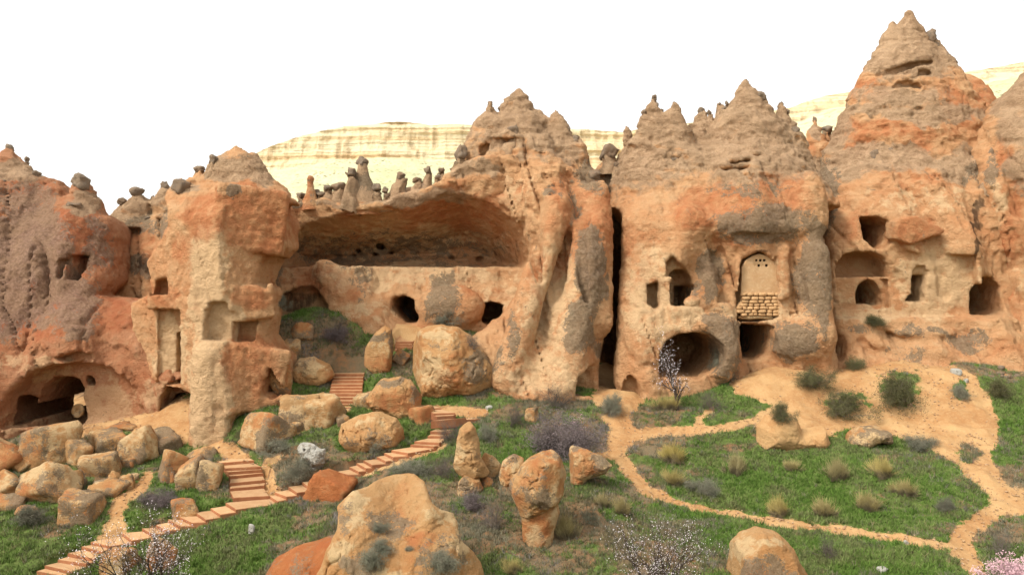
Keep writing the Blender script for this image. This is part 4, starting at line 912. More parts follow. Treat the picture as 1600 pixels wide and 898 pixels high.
outline_rock('boulder', [(529, 690), (533, 662), (560, 649), (595, 645), (618, 655), (636, 682), (628, 692), (600, 706), (560, 713), (534, 710)], 'dome-shaped brown boulder with hollowed front above the long stairs', thick=2.6, seed=27, amp=0.7, masks=dict(g=[(590, 690, 24, 16, .6), (545, 690, 14, 18, .5)], b=[(580, 660, 30, 12, .6)], r=[(620, 680, 16, 20, .7), (570, 675, 24, 14, .4)]))
outline_rock('boulder', [(451, 580), (468, 561), (490, 557), (514, 570), (522, 586), (512, 600), (490, 607), (458, 606)], 'pale orange boulder left of the upper stairs', thick=1.9, seed=28, amp=0.6, masks=dict(r=[(508, 585, 14, 18, .8), (470, 590, 16, 14, .4)], b=[(478, 570, 26, 12, .8)]))
outline_rock('boulder', [(403, 580), (412, 562), (430, 556), (448, 563), (455, 590), (452, 618), (436, 626), (426, 600), (415, 585)], 'cracked orange rock leaning against the foot of the fin', thick=1.3, seed=29, amp=0.9, r=0.5, g=0.2)
outline_rock('boulder', [(706, 737), (707, 702), (712, 682), (722, 668), (733, 661), (742, 671), (747, 690), (752, 718), (764, 738), (760, 745), (735, 747)], 'tall tan standing stone with pointed head below the long stairs', thick=1.4, Y=36.2, seed=30, amp=0.9, h=0.05, masks=dict(g=[(745, 720, 10, 30, .5), (725, 700, 8, 20, .3)], r=[(735, 672, 12, 10, .5)], b=[(720, 715, 14, 30, .6)]))
outline_rock('boulder', [(714, 788), (716, 760), (719, 744), (735, 741), (750, 748), (754, 762), (747, 778), (738, 788)], 'square orange block under the tall standing stone', thick=1.0, Y=36.0, seed=31, amp=0.9, r=0.5)
hood = outline_rock('rock_pedestal', [(809, 870), (808, 815), (812, 775), (868, 775), (874, 800), (864, 826), (862, 870)], 'mushroom-shaped orange rock with faceted head on a stout stalk', Y=31.3, thick=1.7, seed=32, amp=0.35, r=0.55, g=0.05, cat='boulder')
bpy.context.view_layer.update()
def reparent(o, p):
    o.parent = p; o.matrix_parent_inverse = Matrix.Translation(p.location).inverted()
hc = outline_rock('cap_stone', [(792, 788), (797, 752), (812, 733), (830, 716), (848, 706), (862, 704), (874, 718), (883, 742), (880, 765), (870, 788), (850, 797), (826, 806), (806, 805)], None, Y=31.1, thick=2.3, seed=33, amp=0.8, h=0.04, facets=12, cut=(0.74, 0.98), cat=None, g=0.25, r=0.3)
reparent(hc, hood)
outline_rock('boulder', [(779, 748), (785, 721), (803, 710), (818, 716), (817, 742), (801, 768), (788, 764)], 'orange lump leaning on the left of the mushroom-shaped rock', Y=33.9, thick=1.0, seed=34, amp=0.8, r=0.4)
outline_rock('boulder', [(892, 766), (888, 702), (895, 695), (915, 702), (940, 714), (956, 726), (946, 738), (916, 748), (905, 764)], 'pale triangular slab beside the forked path', thick=1.2, seed=35, amp=0.5, b=0.6, g=0.25)
outline_rock('boulder', [(462, 740), (470, 715), (464, 700), (472, 690), (486, 690), (497, 700), (507, 702), (505, 722), (498, 740)], 'whitish gnarled rock between the two lower stairs', thick=0.9, seed=36, amp=1.3, mat=MWHITE, g=0.2, b=0.6)
outline_rock('dirt_mound', [(1184, 703), (1186, 668), (1198, 650), (1222, 641), (1242, 655), (1250, 672), (1285, 668), (1292, 690), (1285, 704), (1240, 706)], 'bare sandy knoll under a tuft of dry scrub beside the middle path', thick=2.4, seed=37, amp=0.3, facets=0, k=0.9, mat=MGROUND, g=-1, r=2, b=0, cat='mound')
outline_rock('boulder', [(1322, 700), (1328, 680), (1345, 667), (1378, 665), (1394, 676), (1396, 694), (1370, 690), (1340, 704)], 'flat ledge of ochre rock overhanging a dark hollow at the sandy slope', thick=2.0, seed=38, amp=0.6, b=0.5, g=0.4)

# ---- the rest, placed by their footprint on the terrain
ROCKS = [((30, 658, 122, 738), 'big peaked grey-tan boulder in front of the arched cave', dict(seed=1, g=.5)),
 ((38, 722, 120, 792), 'broad flat-faced slab low in the left rock pile', dict(seed=2, b=.5)),
 ((-22, 735, 40, 776), 'rounded orange boulder at the left edge of the rock pile', dict(seed=3, r=.4)),
 ((-12, 772, 36, 802), 'smaller orange boulder under the rounded one at the left edge', dict(seed=4, r=.4)),
 ((26, 790, 57, 810), 'little orange stone in grass below the left rock pile', dict(seed=5, sub=3, r=.4)),
 ((93, 770, 156, 824), 'angular tan boulder at the foot of the left rock pile beside the dirt path', dict(seed=6, g=.4)),
 ((135, 674, 197, 716), 'wedge-shaped boulder right of the big peaked one', dict(seed=7, g=.45)),
 ((188, 668, 242, 730), 'large block with flat pale face in the middle of the left rock pile', dict(seed=8, b=.5)),
 ((226, 670, 284, 712), 'lichen-spotted slab leaning on the large block beside the fin foot', dict(seed=9, g=.6)),
 ((126, 708, 192, 750), 'squat brown boulder below the wedge-shaped one', dict(seed=10, g=.4)),
 ((163, 660, 212, 674), 'thin flat slab on top of the left rock pile', dict(seed=11, sub=3, g=.2)),
 ((244, 700, 300, 758), 'brown rounded boulder left of the split pair by the stairs', dict(seed=12, g=.4, r=.3)),
 ((277, 714, 316, 769), 'left half of the split round boulder by the lower stairs', dict(seed=13, b=.5)),
 ((303, 717, 349, 770), 'right half of the split round boulder by the lower stairs', dict(seed=14, b=.5)),
 ((292, 697, 342, 724), 'dark-topped oval boulder behind the split pair', dict(seed=15, g=.6)),
 ((257, 731, 284, 757), 'small stone tucked in front of the brown rounded boulder', dict(seed=16, sub=3)),
 ((148, 750, 200, 779), 'low broken stone beside the upper end of the left dirt path', dict(seed=17, sub=3)),
 ((168, 733, 190, 756), 'small cube-like stone above the broken low one', dict(seed=18, sub=3)),
 ((184, 741, 210, 766), 'rounded stone touching the left dirt path', dict(seed=19, sub=3)),
 ((198, 737, 217, 752), 'smallest pale stone at the top of the left dirt path', dict(seed=20, sub=3, b=.6)),
 ((266, 778, 308, 808), 'orange leaning stone just above the long stairs', dict(seed=21, r=.4, depth=.5)),
 ((-60, 682, 40, 742), 'sloping reddish rock mass left of the big peaked boulder', dict(seed=22, r=.6)),
 ((106, 688, 142, 732), 'narrow shadowed stone between the peaked and wedge-shaped boulders', dict(seed=23, g=.5)),
 ((192, 714, 212, 732), 'tiny stone under the large flat-faced block', dict(seed=24, sub=3)),
 ((236, 688, 268, 704), 'chip of pale rock below the leaning lichen slab', dict(seed=25, sub=3, b=.6)),
 ((110, 735, 135, 768), 'upright brown stone right of the broad flat-faced slab', dict(seed=26, sub=3, g=.4)),
 ((12, 705, 50, 742), 'tan stone squeezed under the left shoulder of the peaked boulder', dict(seed=27)),
 ((379, 645, 458, 708), 'large yellow-tan boulder left of the whitish gnarled rock', dict(seed=30, b=.5, g=.3)),
 ((430, 611, 496, 674), 'upper yellow boulder of the cluster below the upper stairs', dict(seed=31, b=.5)),
 ((470, 616, 532, 672), 'creviced yellow boulder at the left foot of the upper stairs', dict(seed=32, b=.4, g=.3)),
 ((440, 655, 470, 676), 'small wedge between the yellow boulders', dict(seed=33, sub=3)),
 ((553, 612, 584, 640), 'small yellowish stone right of the foot of the upper stairs', dict(seed=34, sub=3, b=.5)),
 ((636, 634, 682, 665), 'orange-red stone right of the round perched boulder', dict(seed=35, r=.7, g=.1)),
 ((453, 504, 488, 534), 'dark red stone on the grassy mound below the overhang', dict(seed=36, r=.6, g=.5)),
 ((438, 528, 472, 558), 'brown stone low on the grassy mound beside the fin', dict(seed=37, g=.4)),
 ((478, 738, 552, 786), 'smooth red mound of rock right of the long stairs', dict(seed=38, mat=MRED, g=.0, planes=6)),
 ((818, 632, 840, 662), 'small orange stone showing between two bare grey bushes', dict(seed=39, r=.5)),
 ((748, 708, 782, 752), 'broken stones piled right of the tall standing stone', dict(seed=40, g=.4)),
 ((752, 745, 770, 762), 'small orange chunk right of the square block', dict(seed=41, sub=3, r=.5)),
 ((615, 545, 640, 572), 'rounded stone jammed below the topmost steps', dict(seed=42, r=.4)),
 ((520, 648, 548, 668), 'flat stone under the landing of the upper stairs', dict(seed=43, sub=3)),
 ((374, 628, 398, 642), 'low brown stone at the right foot of the fin', dict(seed=44, sub=3)),
 ((228, 838, 275, 900), 'tan boulder behind the blossoming tree at the lower left', dict(seed=45, r=.3)),
 ((160, 852, 215, 905), 'red-brown rock beside the lowest steps under the blossoming tree', dict(seed=46, r=.6)),
 ((1180, 478, 1200, 488), None, None)]
for box, lab, kw in ROCKS:
    if lab: bbox_rock('boulder', box, lab, **kw)
WST = [((757, 633, 769, 641), 'bright white block lying on grass right of the landing'), ((1486, 574, 1500, 584), 'white stone on the sandy slope at right'), ((1505, 590, 1514, 598), 'small white stone in grass near the right edge'), ((1140, 800, 1141, 801), None),
       ((388, 818, 398, 836), 'pale bleached stone in grass right of the blossoming tree'), ((1372, 885, 1386, 896), 'cream stone in grass at the bottom right'), ((1412, 843, 1420, 850), 'little white stone beside the long thin path')]
for i, (b_, l) in enumerate(WST):
    if l: bbox_rock('stone', b_, l, mat=MWHITE, seed=60+i, sub=3, cat='stone', g=0, b=.9, r=0)
rg = np.random.default_rng(5)
for i in range(22):                              # tumbled dark stones on the bank at the right edge
    px, py = 1548+rg.uniform(0, 60), 572+rg.uniform(0, 20); s_ = rg.uniform(7, 14)
    bbox_rock('rubble_stone', (px-s_/2, py-s_*0.6, px+s_/2, py), ('loose dark stone' if i % 3 else 'loose tan stone')+' tumbled on the grassy bank at the right edge', mat=MCAP if i % 3 else MBOULD, seed=90+i, sub=2, cat='stone', group='rubble on the right bank')

# ================================================================== STAIRS
def step_mat():  # riser shade painted into the colour: upward faces pale, sides dark red
    s = MB('step_stone_shaded_risers'); n = s.noise(2.5, 5, 0.65); n2 = s.noise(12, 4, 0.7)
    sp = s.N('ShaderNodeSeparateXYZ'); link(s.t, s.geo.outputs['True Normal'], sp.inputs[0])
    stone = s.mix(s.ramp(n, 0.35, 0.65), (0.34, 0.145, 0.065), (0.28, 0.11, 0.05)); lit_tread = s.mix(s.ramp(n, 0.35, 0.65), (0.52, 0.32, 0.165), (0.46, 0.26, 0.125))
    lit_tread = s.mix(s.ramp(n2, 0.5, 0.7, 0, 0.5), lit_tread, (0.38, 0.19, 0.085))
    oi = s.N('ShaderNodeObjectInfo'); hs = s.N('ShaderNodeHueSaturation'); link(s.t, s.mix(s.ramp(sp.outputs[2], 0.75, 0.95), stone, lit_tread), hs.inputs['Color'])
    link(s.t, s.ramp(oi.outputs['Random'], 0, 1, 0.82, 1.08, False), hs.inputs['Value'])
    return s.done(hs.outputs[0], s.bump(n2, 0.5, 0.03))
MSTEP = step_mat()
def slab_mesh(a, b, c, d, zt, th):
    """a-b front edge, d-c back edge; slab with a thin worn bevel"""
    top = np.array([a, b, c, d])[:, :2]; ctr = top.mean(0)
    v = []
    for z, sc in ((zt-th, 1.0), (zt-0.025, 1.0), (zt, 1.0)):
        for i, p in enumerate(top):
            q = p if z < zt else p+(ctr-p)/np.linalg.norm(ctr-p)*0.03
            v.append((q[0], q[1], z))
    F = [(3, 2, 1, 0), (8, 9, 10, 11)]
    for k in (0, 4):
        for i in range(4):
            j = (i+1) % 4; F.append((k+i, k+j, k+4+j, k+4+i))
    return np.array(v), np.array(F)
def flight(L, ZZ, label, tail=0.5, name='stone_stairs', run=None):
    E = [nose(*l, z) for l, z in zip(L, ZZ)]
    root = obj(name, None, label=label, cat='stairs', loc=(E[0][0]+E[0][1])/2)
    base = np.array(root.location)
    for i, (a, b) in enumerate(E):
        if i+1 < len(E):
            a2, b2 = E[i+1]; da, db = a2-a, b2-b
            ext = 0.12
            c_, d_ = b2+db/np.linalg.norm(db[:2])*ext, a2+da/np.linalg.norm(da[:2])*ext
        else:
            da, db = a-E[i-1][0], b-E[i-1][1]; m = (da+db)/2; m = m/np.linalg.norm(m[:2])*tail
            c_, d_ = b+m, a+m
        v, F = slab_mesh(a, b, c_, d_, ZZ[i]+0.0, 0.42)
        v = v+0.022*np.stack([fbm(v[:, 0]*2, v[:, 1]*2, v[:, 2]*3, 2, k) for k in (1, 2, 3)], 1)
        me = mesh_np('step', v-base, F); flat(me)
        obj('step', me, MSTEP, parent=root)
    return root
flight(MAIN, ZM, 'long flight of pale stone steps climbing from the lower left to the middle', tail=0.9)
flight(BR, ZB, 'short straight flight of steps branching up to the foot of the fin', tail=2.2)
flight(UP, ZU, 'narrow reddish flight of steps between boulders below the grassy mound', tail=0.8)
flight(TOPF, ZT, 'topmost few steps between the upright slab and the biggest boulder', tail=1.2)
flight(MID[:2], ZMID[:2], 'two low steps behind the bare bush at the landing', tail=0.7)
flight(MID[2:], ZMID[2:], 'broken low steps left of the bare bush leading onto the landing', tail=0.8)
a, b = nose((508, 637), (578, 637), -6.86); c_, d_ = b+np.array((0, .9, 0)), a+np.array((0, .9, 0))
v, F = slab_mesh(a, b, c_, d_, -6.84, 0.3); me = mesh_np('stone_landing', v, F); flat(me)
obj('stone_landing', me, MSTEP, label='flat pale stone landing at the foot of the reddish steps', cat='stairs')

# ================================================================== BLOCKED ARCH WITH PIGEON HOLES
MPLAST = simple_mat('cream_plaster', (0.47, 0.30, 0.155), (0.42, 0.25, 0.12), 1.6, 0.5, c3=(0.54, 0.37, 0.21))
MDARK = simple_mat('hole_shade', (0.016, 0.011, 0.008), (0.022, 0.015, 0.01), 2, 0)  # near-black plates painting the shade inside the pigeon holes
MSTONE = simple_mat('ashlar_stone', (0.47, 0.29, 0.14), (0.41, 0.235, 0.105), 1.8, 0.6, c3=(0.52, 0.34, 0.18), objrand=0.12)
YA = 51.0
root = obj('blocked_arch', None, label='arched niche walled up with cream plaster, pigeon holes and rough stone courses', cat='wall', loc=W(1187, 494, YA))
base = np.array(root.location)
def wx(px): return (px-CX)*YA/FPX
def wz(py): return (HY-py)*YA/FPX
arch = [(1158, 462), (1159, 418), (1166, 406), (1176, 399), (1187, 396.5), (1199, 399.5), (1209, 407), (1216, 420), (1216.5, 462)]
holes = [(1182, 406.7), (1188.2, 406.7), (1194.6, 406.7), (1186, 414.8), (1198, 414.8)]
ins_ = [(1180, 414.8), (1192, 414.8)]
av = Vol((wx(1155), wx(1220), YA-0.3, YA+0.5, wz(466), wz(393)), 0.035)
av.f = smax(av.poly(arch, YA), np.maximum(YA-av.y, av.y-YA-0.35), 0.03)
for hx, hy in holes: av.sub(av.box((wx(hx), YA, wz(hy)), (0.075, 0.22, 0.075), 0.01))
for hx, hy in ins_: av.sub(av.box((wx(hx), YA, wz(hy)), (0.06, 0.03, 0.06), 0.02))
v, q = av.mesh(); n = vnormals(v, q); v = v+n*(0.012*fbm(v[:, 0]*3, v[:, 1]*3, v[:, 2]*3, 3, 4))[:, None]
pp = obj('plaster_panel', mesh_np('plaster_panel', v-base, q), MPLAST, parent=root)
for hx, hy in holes:
    bv = np.array([(wx(hx)+sx*0.07, YA+0.13, wz(hy)+sz*0.07) for sx, sz in ((-1, -1), (1, -1), (1, 1), (-1, 1))]); bv = np.concatenate([bv, bv+np.array((0, .05, 0))])-base
    obj('pigeon_hole_shade', mesh_np('pigeon_hole_shade', bv, np.array([(0, 1, 2, 3), (7, 6, 5, 4), (0, 4, 5, 1), (1, 5, 6, 2), (2, 6, 7, 3), (3, 7, 4, 0)])), MDARK, parent=pp)
rg = np.random.default_rng(3)
rowsy = [457, 463.2, 468.6, 473.6, 478.6, 483.6, 488.4]; left = [1159, 1159, 1159, 1155.5, 1150.5, 1150, 1156]; right = [1216, 1216.5, 1216.5, 1216.5, 1217, 1218, 1217]
for r_ in range(7):
    x = left[r_]
    while x < right[r_]-2:
        wid = min(rg.uniform(7, 15), right[r_]-x)
        if right[r_]-x-wid < 3.5: wid = right[r_]-x
        hgt = 5.5+rg.uniform(-0.5, 0.4)
        v, f = boulder_mesh((max(.05, (wid-0.1)*YA/FPX), 0.42, hgt*YA/FPX), int(rg.integers(1, 9999)), 2, 7, 0.02, 5)
        vv = np.sign(v)*np.abs(v/np.abs(v).max(0))**0.55*np.abs(v).max(0)
        me = mesh_np('stone', vv, f)
        o = obj('stone', me, MSTONE, parent=root, loc=np.array((wx(x+wid/2), YA+0.02+rg.uniform(-.03, .03)-(0.12 if r_ > 3 else 0), wz(rowsy[r_]+hgt/2)))-base)
        o.rotation_euler = (0, rg.uniform(-.05, .05), 0)
        x += wid
mb = Vol((wx(1148), wx(1222), YA-0.1, YA+0.7, wz(497), wz(456)), 0.06)
mb.f = smax(mb.poly([(1160, 460), (1160, 470), (1153, 478), (1152, 490), (1187, 494), (1216, 491), (1215, 460)], YA), np.maximum(YA+0.05-mb.y, mb.y-YA-0.6), 0.05)
v, q = mb.mesh(); obj('mortar_core', mesh_np('mortar_core', v-base, q), simple_mat('mortar', (0.33, 0.20, 0.095), (0.38, 0.23, 0.11), 4, .4), parent=root)
lv, lf = boulder_mesh((2.75, 0.7, 0.28), 77, 3, 9, 0.03, 6); me = mesh_np('sill', lv, lf); setcol(me, rockmask(lv, 3, 0, .2, .6)); obj('sill', me, MBOULD, parent=root, loc=np.array((wx(1186), YA+0.1, wz(495)))-base)

# ================================================================== HOODOOS (capped knobs on the skylines)
def ray(px, py):
    d = Vector(((px-CX)/FPX, 1, (HY-py)/FPX)).normalized()
    ok, loc, nr, idx, ob, mt = SC.ray_cast(bpy.context.evaluated_depsgraph_get(), Vector((0, 0, 0)), d)
    return (np.array(loc), np.array(nr), ob) if ok else (None, None, None)
bpy.context.view_layer.update()
def lathe(prof, seg=12, seed=0, jit=0.08):
    """prof: (radius, z) pairs bottom to top"""
    pr = np.array(prof); a = np.arange(seg)/seg*2*np.pi
    v = np.stack([pr[:, 0][:, None]*np.cos(a), pr[:, 0][:, None]*np.sin(a), np.repeat(pr[:, 1][:, None], seg, 1)], -1).reshape(-1, 3)
    S = pr[:, 0].max(); v = v+S*jit*np.stack([fbm(v[:, 0]*1.6/S+seed, v[:, 1]*1.6/S, v[:, 2]*1.6/S, 3, seed+i) for i in range(3)], 1)
    F = []
    for k in range(len(pr)-1):
        for i in range(seg): j = (i+1) % seg; F.append((k*seg+i, k*seg+j, (k+1)*seg+j, (k+1)*seg+i))
    v = np.concatenate([v, [[0, 0, pr[-1, 1]]]]); c = len(v)-1
    T = [((len(pr)-1)*seg+i, (len(pr)-1)*seg+(i+1) % seg, c) for i in range(seg)]
    return v, [np.array(F), np.array(T)]
CAPS = {'rock_cliff': (53, [(14, 233, 15, 14, 0), (42, 250, 8, 13, 0), (57, 272, 20, 10, 0), (88, 291, 12, 14, 0), (127, 284, 37, 27, 0), (103, 298, 7, 7, 0), (118, 322, 26, 12, 0), (5, 285, 16, 8, 0)]),
 'rock_ridge': (56, [(214, 300, 27, 15, 0), (190, 314, 15, 15, 0), (258, 292, 14, 18, 0), (238, 309, 7, 7, 0), (232, 342, 20, 8, 0), (205, 350, 18, 8, 0), (253, 318, 16, 14, 0)]),
 'rock_fin': (48.5, [(283, 291, 30, 28, 0), (312, 264, 16, 8, 8), (333, 250, 14, 20, 8), (342, 264, 10, 8, 0), (366, 237, 14, 9, 0), (378, 243, 9, 8, 0), (394, 240, 13, 11, 0), (320, 290, 9, 7, 0), (408, 262, 8, 8, 0)]),
 'overhang_cliff': (54.3, [(604, 306, 16, 10, 0), (640, 298, 18, 10, 0), (660, 292, 16, 9, 0), (500, 304, 20, 10, 0), (549, 270, 17, 14, 26), (588, 294, 16, 14, 4), (627, 275, 16, 13, 18), (617, 297, 12, 9, 0), (652, 282, 14, 9, 6), (669, 267, 12, 16, 14), (684, 277, 10, 9, 0), (512, 294, 17, 12, 8), (530, 293, 22, 16, 8), (720, 240, 24, 24, 0), (690, 266, 14, 8, 0), (602, 297, 12, 10, 0), (470, 306, 16, 10, 0), (496, 300, 12, 9, 0), (740, 258, 30, 8, 0)]),
 'rock_buttress': (54, [(766, 163, 11, 9, 0), (784, 170, 16, 8, 0), (810, 146, 5, 7, 0), (844, 178, 10, 10, 0), (865, 180, 9, 9, 0), (871, 190, 18, 13, 0), (888, 203, 6, 11, 0), (899, 218, 13, 15, 0), (803, 206, 28, 18, 0), (848, 218, 15, 17, 0), (913, 247, 11, 13, 0), (928, 274, 30, 18, 0), (838, 200, 12, 16, 0), (780, 215, 16, 10, 0)]),
 'carved_church_rock': (54.5, [(1022, 154, 9, 12, 0), (1020, 167, 17, 11, 0), (1006, 177, 11, 12, 0), (1054, 164, 7, 8, 0), (1096, 174, 11, 13, 0), (1124, 164, 12, 8, 0), (1133, 170, 15, 8, 0), (1136, 162, 8, 10, 0), (1168, 139, 9, 7, 0), (1190, 151, 15, 16, 0), (1181, 158, 7, 10, 0), (1220, 165, 12, 14, 0), (1230, 175, 8, 8, 0), (1242, 204, 13, 17, 0), (1014, 198, 14, 22, 0), (1055, 250, 26, 12, 0), (1108, 176, 9, 9, 0), (1034, 174, 6, 7, 0), (1268, 490, 8, 7, 0)]),
 'cleft_wall': (56, [(950, 240, 28, 26, 18), (965, 259, 16, 10, 0), (968, 268, 14, 8, 0), (953, 318, 14, 16, 0), (940, 282, 22, 12, 0)]),
 'rock_cone': (59, [(1394, 41, 9, 9, 0), (1421, 28, 10, 8, 0), (1456, 56, 14, 22, 0), (1463, 72, 10, 10, 0), (1479, 86, 8, 10, 0), (1490, 94, 7, 9, 0), (1365, 243, 14, 16, 0), (1393, 236, 12, 14, 0)]),
 'back_cone': (61.5, [(1273, 187, 7, 10, 0), (1292, 203, 15, 12, 0)]), 'edge_cone': (54, [(1558, 210, 9, 12, 0), (1543, 272, 14, 12, 0), (1548, 240, 10, 16, 0)])}
cs = 500
for fn, (Yd, lst) in CAPS.items():
    fo = FORM[fn]
    for (px, py, w_, hh, stalk) in lst:
        cs += 1
        Y = Yd
        for tpy in (py+hh*0.5+stalk*0.6, py+hh*0.5+stalk+4, py+hh*0.5+stalk+10):
            loc, nr, ob = ray(px, tpy)
            if ob is not None and ob.name == fn: Y = loc[1]+(0.9 if fn == 'overhang_cliff' else 0.45); break
        wm, hm, sk = w_*Y/FPX, hh*Y/FPX, stalk*Y/FPX*0.6
        c = W(px, py, Y)
        okd, hl, hn, _, hob, _ = SC.ray_cast(bpy.context.evaluated_depsgraph_get(), Vector(c), Vector((0, 0, -1)))
        gap = (c[2]-hl[2]) if okd else 9.0
        if not (okd and hn[2] < 0):               # in the open air: it must stand on something
            if gap > 2.6: continue
            sk = max(sk, gap-hm*0.5) if gap > hm*0.45 else sk
            if gap > hm*0.45: stalk = max(stalk, 1)
        par = fo
        if stalk > 0:
            zb = -(hm*0.5+sk)-0.6; zt = -hm*0.30; rt = wm*0.34; rb = rt*1.1+0.20*(zt-zb)
            pr = [(rb*1.05, zb), (rb, zb+0.25*(zt-zb)), (rb*0.5+rt*0.5, zb+0.6*(zt-zb)), (rt*1.05, zb+0.85*(zt-zb)), (rt, zt)]
            v, F = lathe(pr, 14, cs, 0.42); me = mesh_np('spire', v, F)
            m = rockmask(v, cs, .1, .1, .2); setcol(me, m); setcol(me, np.full((len(v), 1), 0.95), 'crust')
            par = obj('spire', me, MROCK, parent=fo, loc=c); par.rotation_euler = (random.uniform(-.12, .12), random.uniform(-.16, .16), random.uniform(0, 6)); par.scale = (random.uniform(.9, 1.25), random.uniform(.8, 1.1), 1)
        v, f = boulder_mesh((wm*0.92, wm*0.85, hm*1.05), cs, 3, 9, 0.10)
        me = mesh_np('cap_stone', v, f); setcol(me, rockmask(v, cs, .4, .1, .2))
        obj('cap_stone', me, MCAP, parent=par, loc=(0, 0, 0) if par is not fo else c)
# the big spire on the overhang's roof
Ysp = 55.0; c = W(567, 322, Ysp); m_ = Ysp/FPX
v, F = lathe([(33*m_, -16*m_), (31*m_, -4*m_), (29*m_, 6*m_), (22*m_, 22*m_), (16*m_, 36*m_), (10.5*m_, 48*m_), (8*m_, 58*m_), (7.5*m_, 64*m_)], 40, 3, 0.05)
me = mesh_np('spire', v, F); mk = rockmask(v, 5, .15, .1, .1); mk[:, 0] = np.maximum(mk[:, 0], 0.9*sm(8*m_, 2*m_, v[:, 2])); mk[:, 1] *= sm(2*m_, 8*m_, v[:, 2]); setcol(me, mk); setcol(me, sm(2*m_, 8*m_, v[:, 2])[:, None], 'crust')
sp = obj('spire', me, MROCK, parent=FORM['overhang_cliff'], loc=c)
v, f = boulder_mesh((21*m_, 18*m_, 20*m_), 812, 4, 9, 0.09); me = mesh_np('cap_stone', v, f); setcol(me, rockmask(v, 9, .5, .1, .1)); obj('cap_stone', me, MCAP, parent=sp, loc=(0, 0, 68*m_))
v, F = lathe([(14*m_, -12*m_), (12*m_, 0), (8*m_, 12*m_), (5*m_, 22*m_), (4*m_, 30*m_), (5.5*m_, 36*m_), (3*m_, 40*m_)], 16, 8, 0.12); me = mesh_np('spire', v, F); setcol(me, rockmask(v, 2, .2, .8, 0)); obj('spire', me, MROCK, parent=FORM['overhang_cliff'], loc=W(485, 316, 54.6))

# ================================================================== VEGETATION
def tubes(segs):
    """three-sided tapering sticks from (p0, p1, r0, r1) rows"""
    S = np.array(segs, np.float64); p0, p1, r0, r1 = S[:, :3], S[:, 3:6], S[:, 6], S[:, 7]
    d = p1-p0; d /= np.linalg.norm(d, axis=1, keepdims=True)+1e-9
    up = np.where(np.abs(d[:, 2:3]) > 0.9, np.array([[1., 0, 0]]), np.array([[0, 0, 1.]]))
    u = np.cross(d, up); u /= np.linalg.norm(u, axis=1, keepdims=True)+1e-9; w_ = np.cross(d, u)
    v = []
    for p, r in ((p0, r0), (p1, r1)):
        for k in range(3):
            a = k*2*np.pi/3; v.append(p+r[:, None]*(math.cos(a)*u+math.sin(a)*w_))
    v = np.stack(v, 1).reshape(-1, 3); b = np.arange(len(S))[:, None]*6
    F = np.concatenate([b+np.array([[k, (k+1) % 3, 3+(k+1) % 3, 3+k]]) for k in range(3)])
    return v, F

def grow(rg, p, d, L, r, lev, segs, tips, spread=0.55, nsub=4, up=0.12, curl=0.25):
    n = 3 if lev > 0 else 2
    for i in range(n):
        d = d+rg.normal(size=3)*curl*0.5+np.array((0, 0, up)); d /= np.linalg.norm(d)
        q = p+d*L/n; segs.append((*p, *q, r, r*0.78)); p = q; r *= 0.78
        if lev > 0:
            for j in range(rg.integers(1, nsub)):
                e = d+rg.normal(size=3)*spread; e /= np.linalg.norm(e)
                grow(rg, p, e, L*rg.uniform(0.45, 0.72), r*0.62, lev-1, segs, tips, spread, nsub, up, curl)
        else: tips.append(p)

def flecks(pts, size, rg, n=1, spread=0.0):
    """small petal or leaf faces scattered at points"""
    P = np.repeat(pts, n, 0)+rg.normal(size=(len(pts)*n, 3))*spread
    a = rg.normal(size=P.shape); a /= np.linalg.norm(a, axis=1, keepdims=True)
    b = np.cross(a, rg.normal(size=P.shape)); b /= np.linalg.norm(b, axis=1, keepdims=True)+1e-9
    s_ = size*rg.uniform(0.6, 1.3, (len(P), 1)); c = np.cross(a, b)
    v = np.stack([P-a*s_, P+b*s_*0.55, P+a*s_, P-b*s_*0.55], 1).reshape(-1, 3)
    return v, np.arange(len(P)*4).reshape(-1, 4)

MBARK = simple_mat('dark_bark', (0.055, 0.04, 0.03), (0.085, 0.06, 0.045), 9, 0.4)
MTWIG = simple_mat('grey_twigs', (0.13, 0.105, 0.085), (0.185, 0.15, 0.12), 3, 0, objrand=0.2)
MLIL = simple_mat('lilac_twigs', (0.12, 0.095, 0.088), (0.19, 0.15, 0.142), 3, 0, objrand=0.15)
MBROOM = simple_mat('olive_broom_stems', (0.26, 0.215, 0.07), (0.36, 0.28, 0.12), 3, 0, objrand=0.22)
def broom_mat():
    s = MB('broom_woody_base_yellow_tips'); tc = s.N('ShaderNodeTexCoord'); sp = s.N('ShaderNodeSeparateXYZ'); link(s.t, tc.outputs['Object'], sp.inputs[0])
    n = s.noise(3, 3); t = s.math('ADD', sp.outputs[2], s.math('MULTIPLY', s.math('SUBTRACT', n, 0.5), 0.8))
    oi = s.N('ShaderNodeObjectInfo')
    tip = s.mix(oi.outputs['Random'], (0.50, 0.39, 0.12), (0.38, 0.315, 0.15))
    return s.done(s.mix(s.ramp(t, 0.10, 0.5), (0.19, 0.15, 0.09), tip))
MBROOM = broom_mat()
MDSHR = simple_mat('dark_green_scrub', (0.085, 0.088, 0.035), (0.13, 0.115, 0.05), 3, 0, objrand=0.2)
MSAGE = simple_mat('sage_scrub', (0.16, 0.165, 0.11), (0.22, 0.20, 0.14), 3, 0, objrand=0.2)
MBLOS = simple_mat('white_pink_petals', (0.74, 0.62, 0.62), (0.80, 0.74, 0.72), 8, 0)
MPINK = simple_mat('pink_petals', (0.62, 0.36, 0.40), (0.70, 0.48, 0.50), 8, 0)
MLEAF = simple_mat('small_grey_leaves', (0.12, 0.125, 0.06), (0.16, 0.15, 0.08), 5, 0)

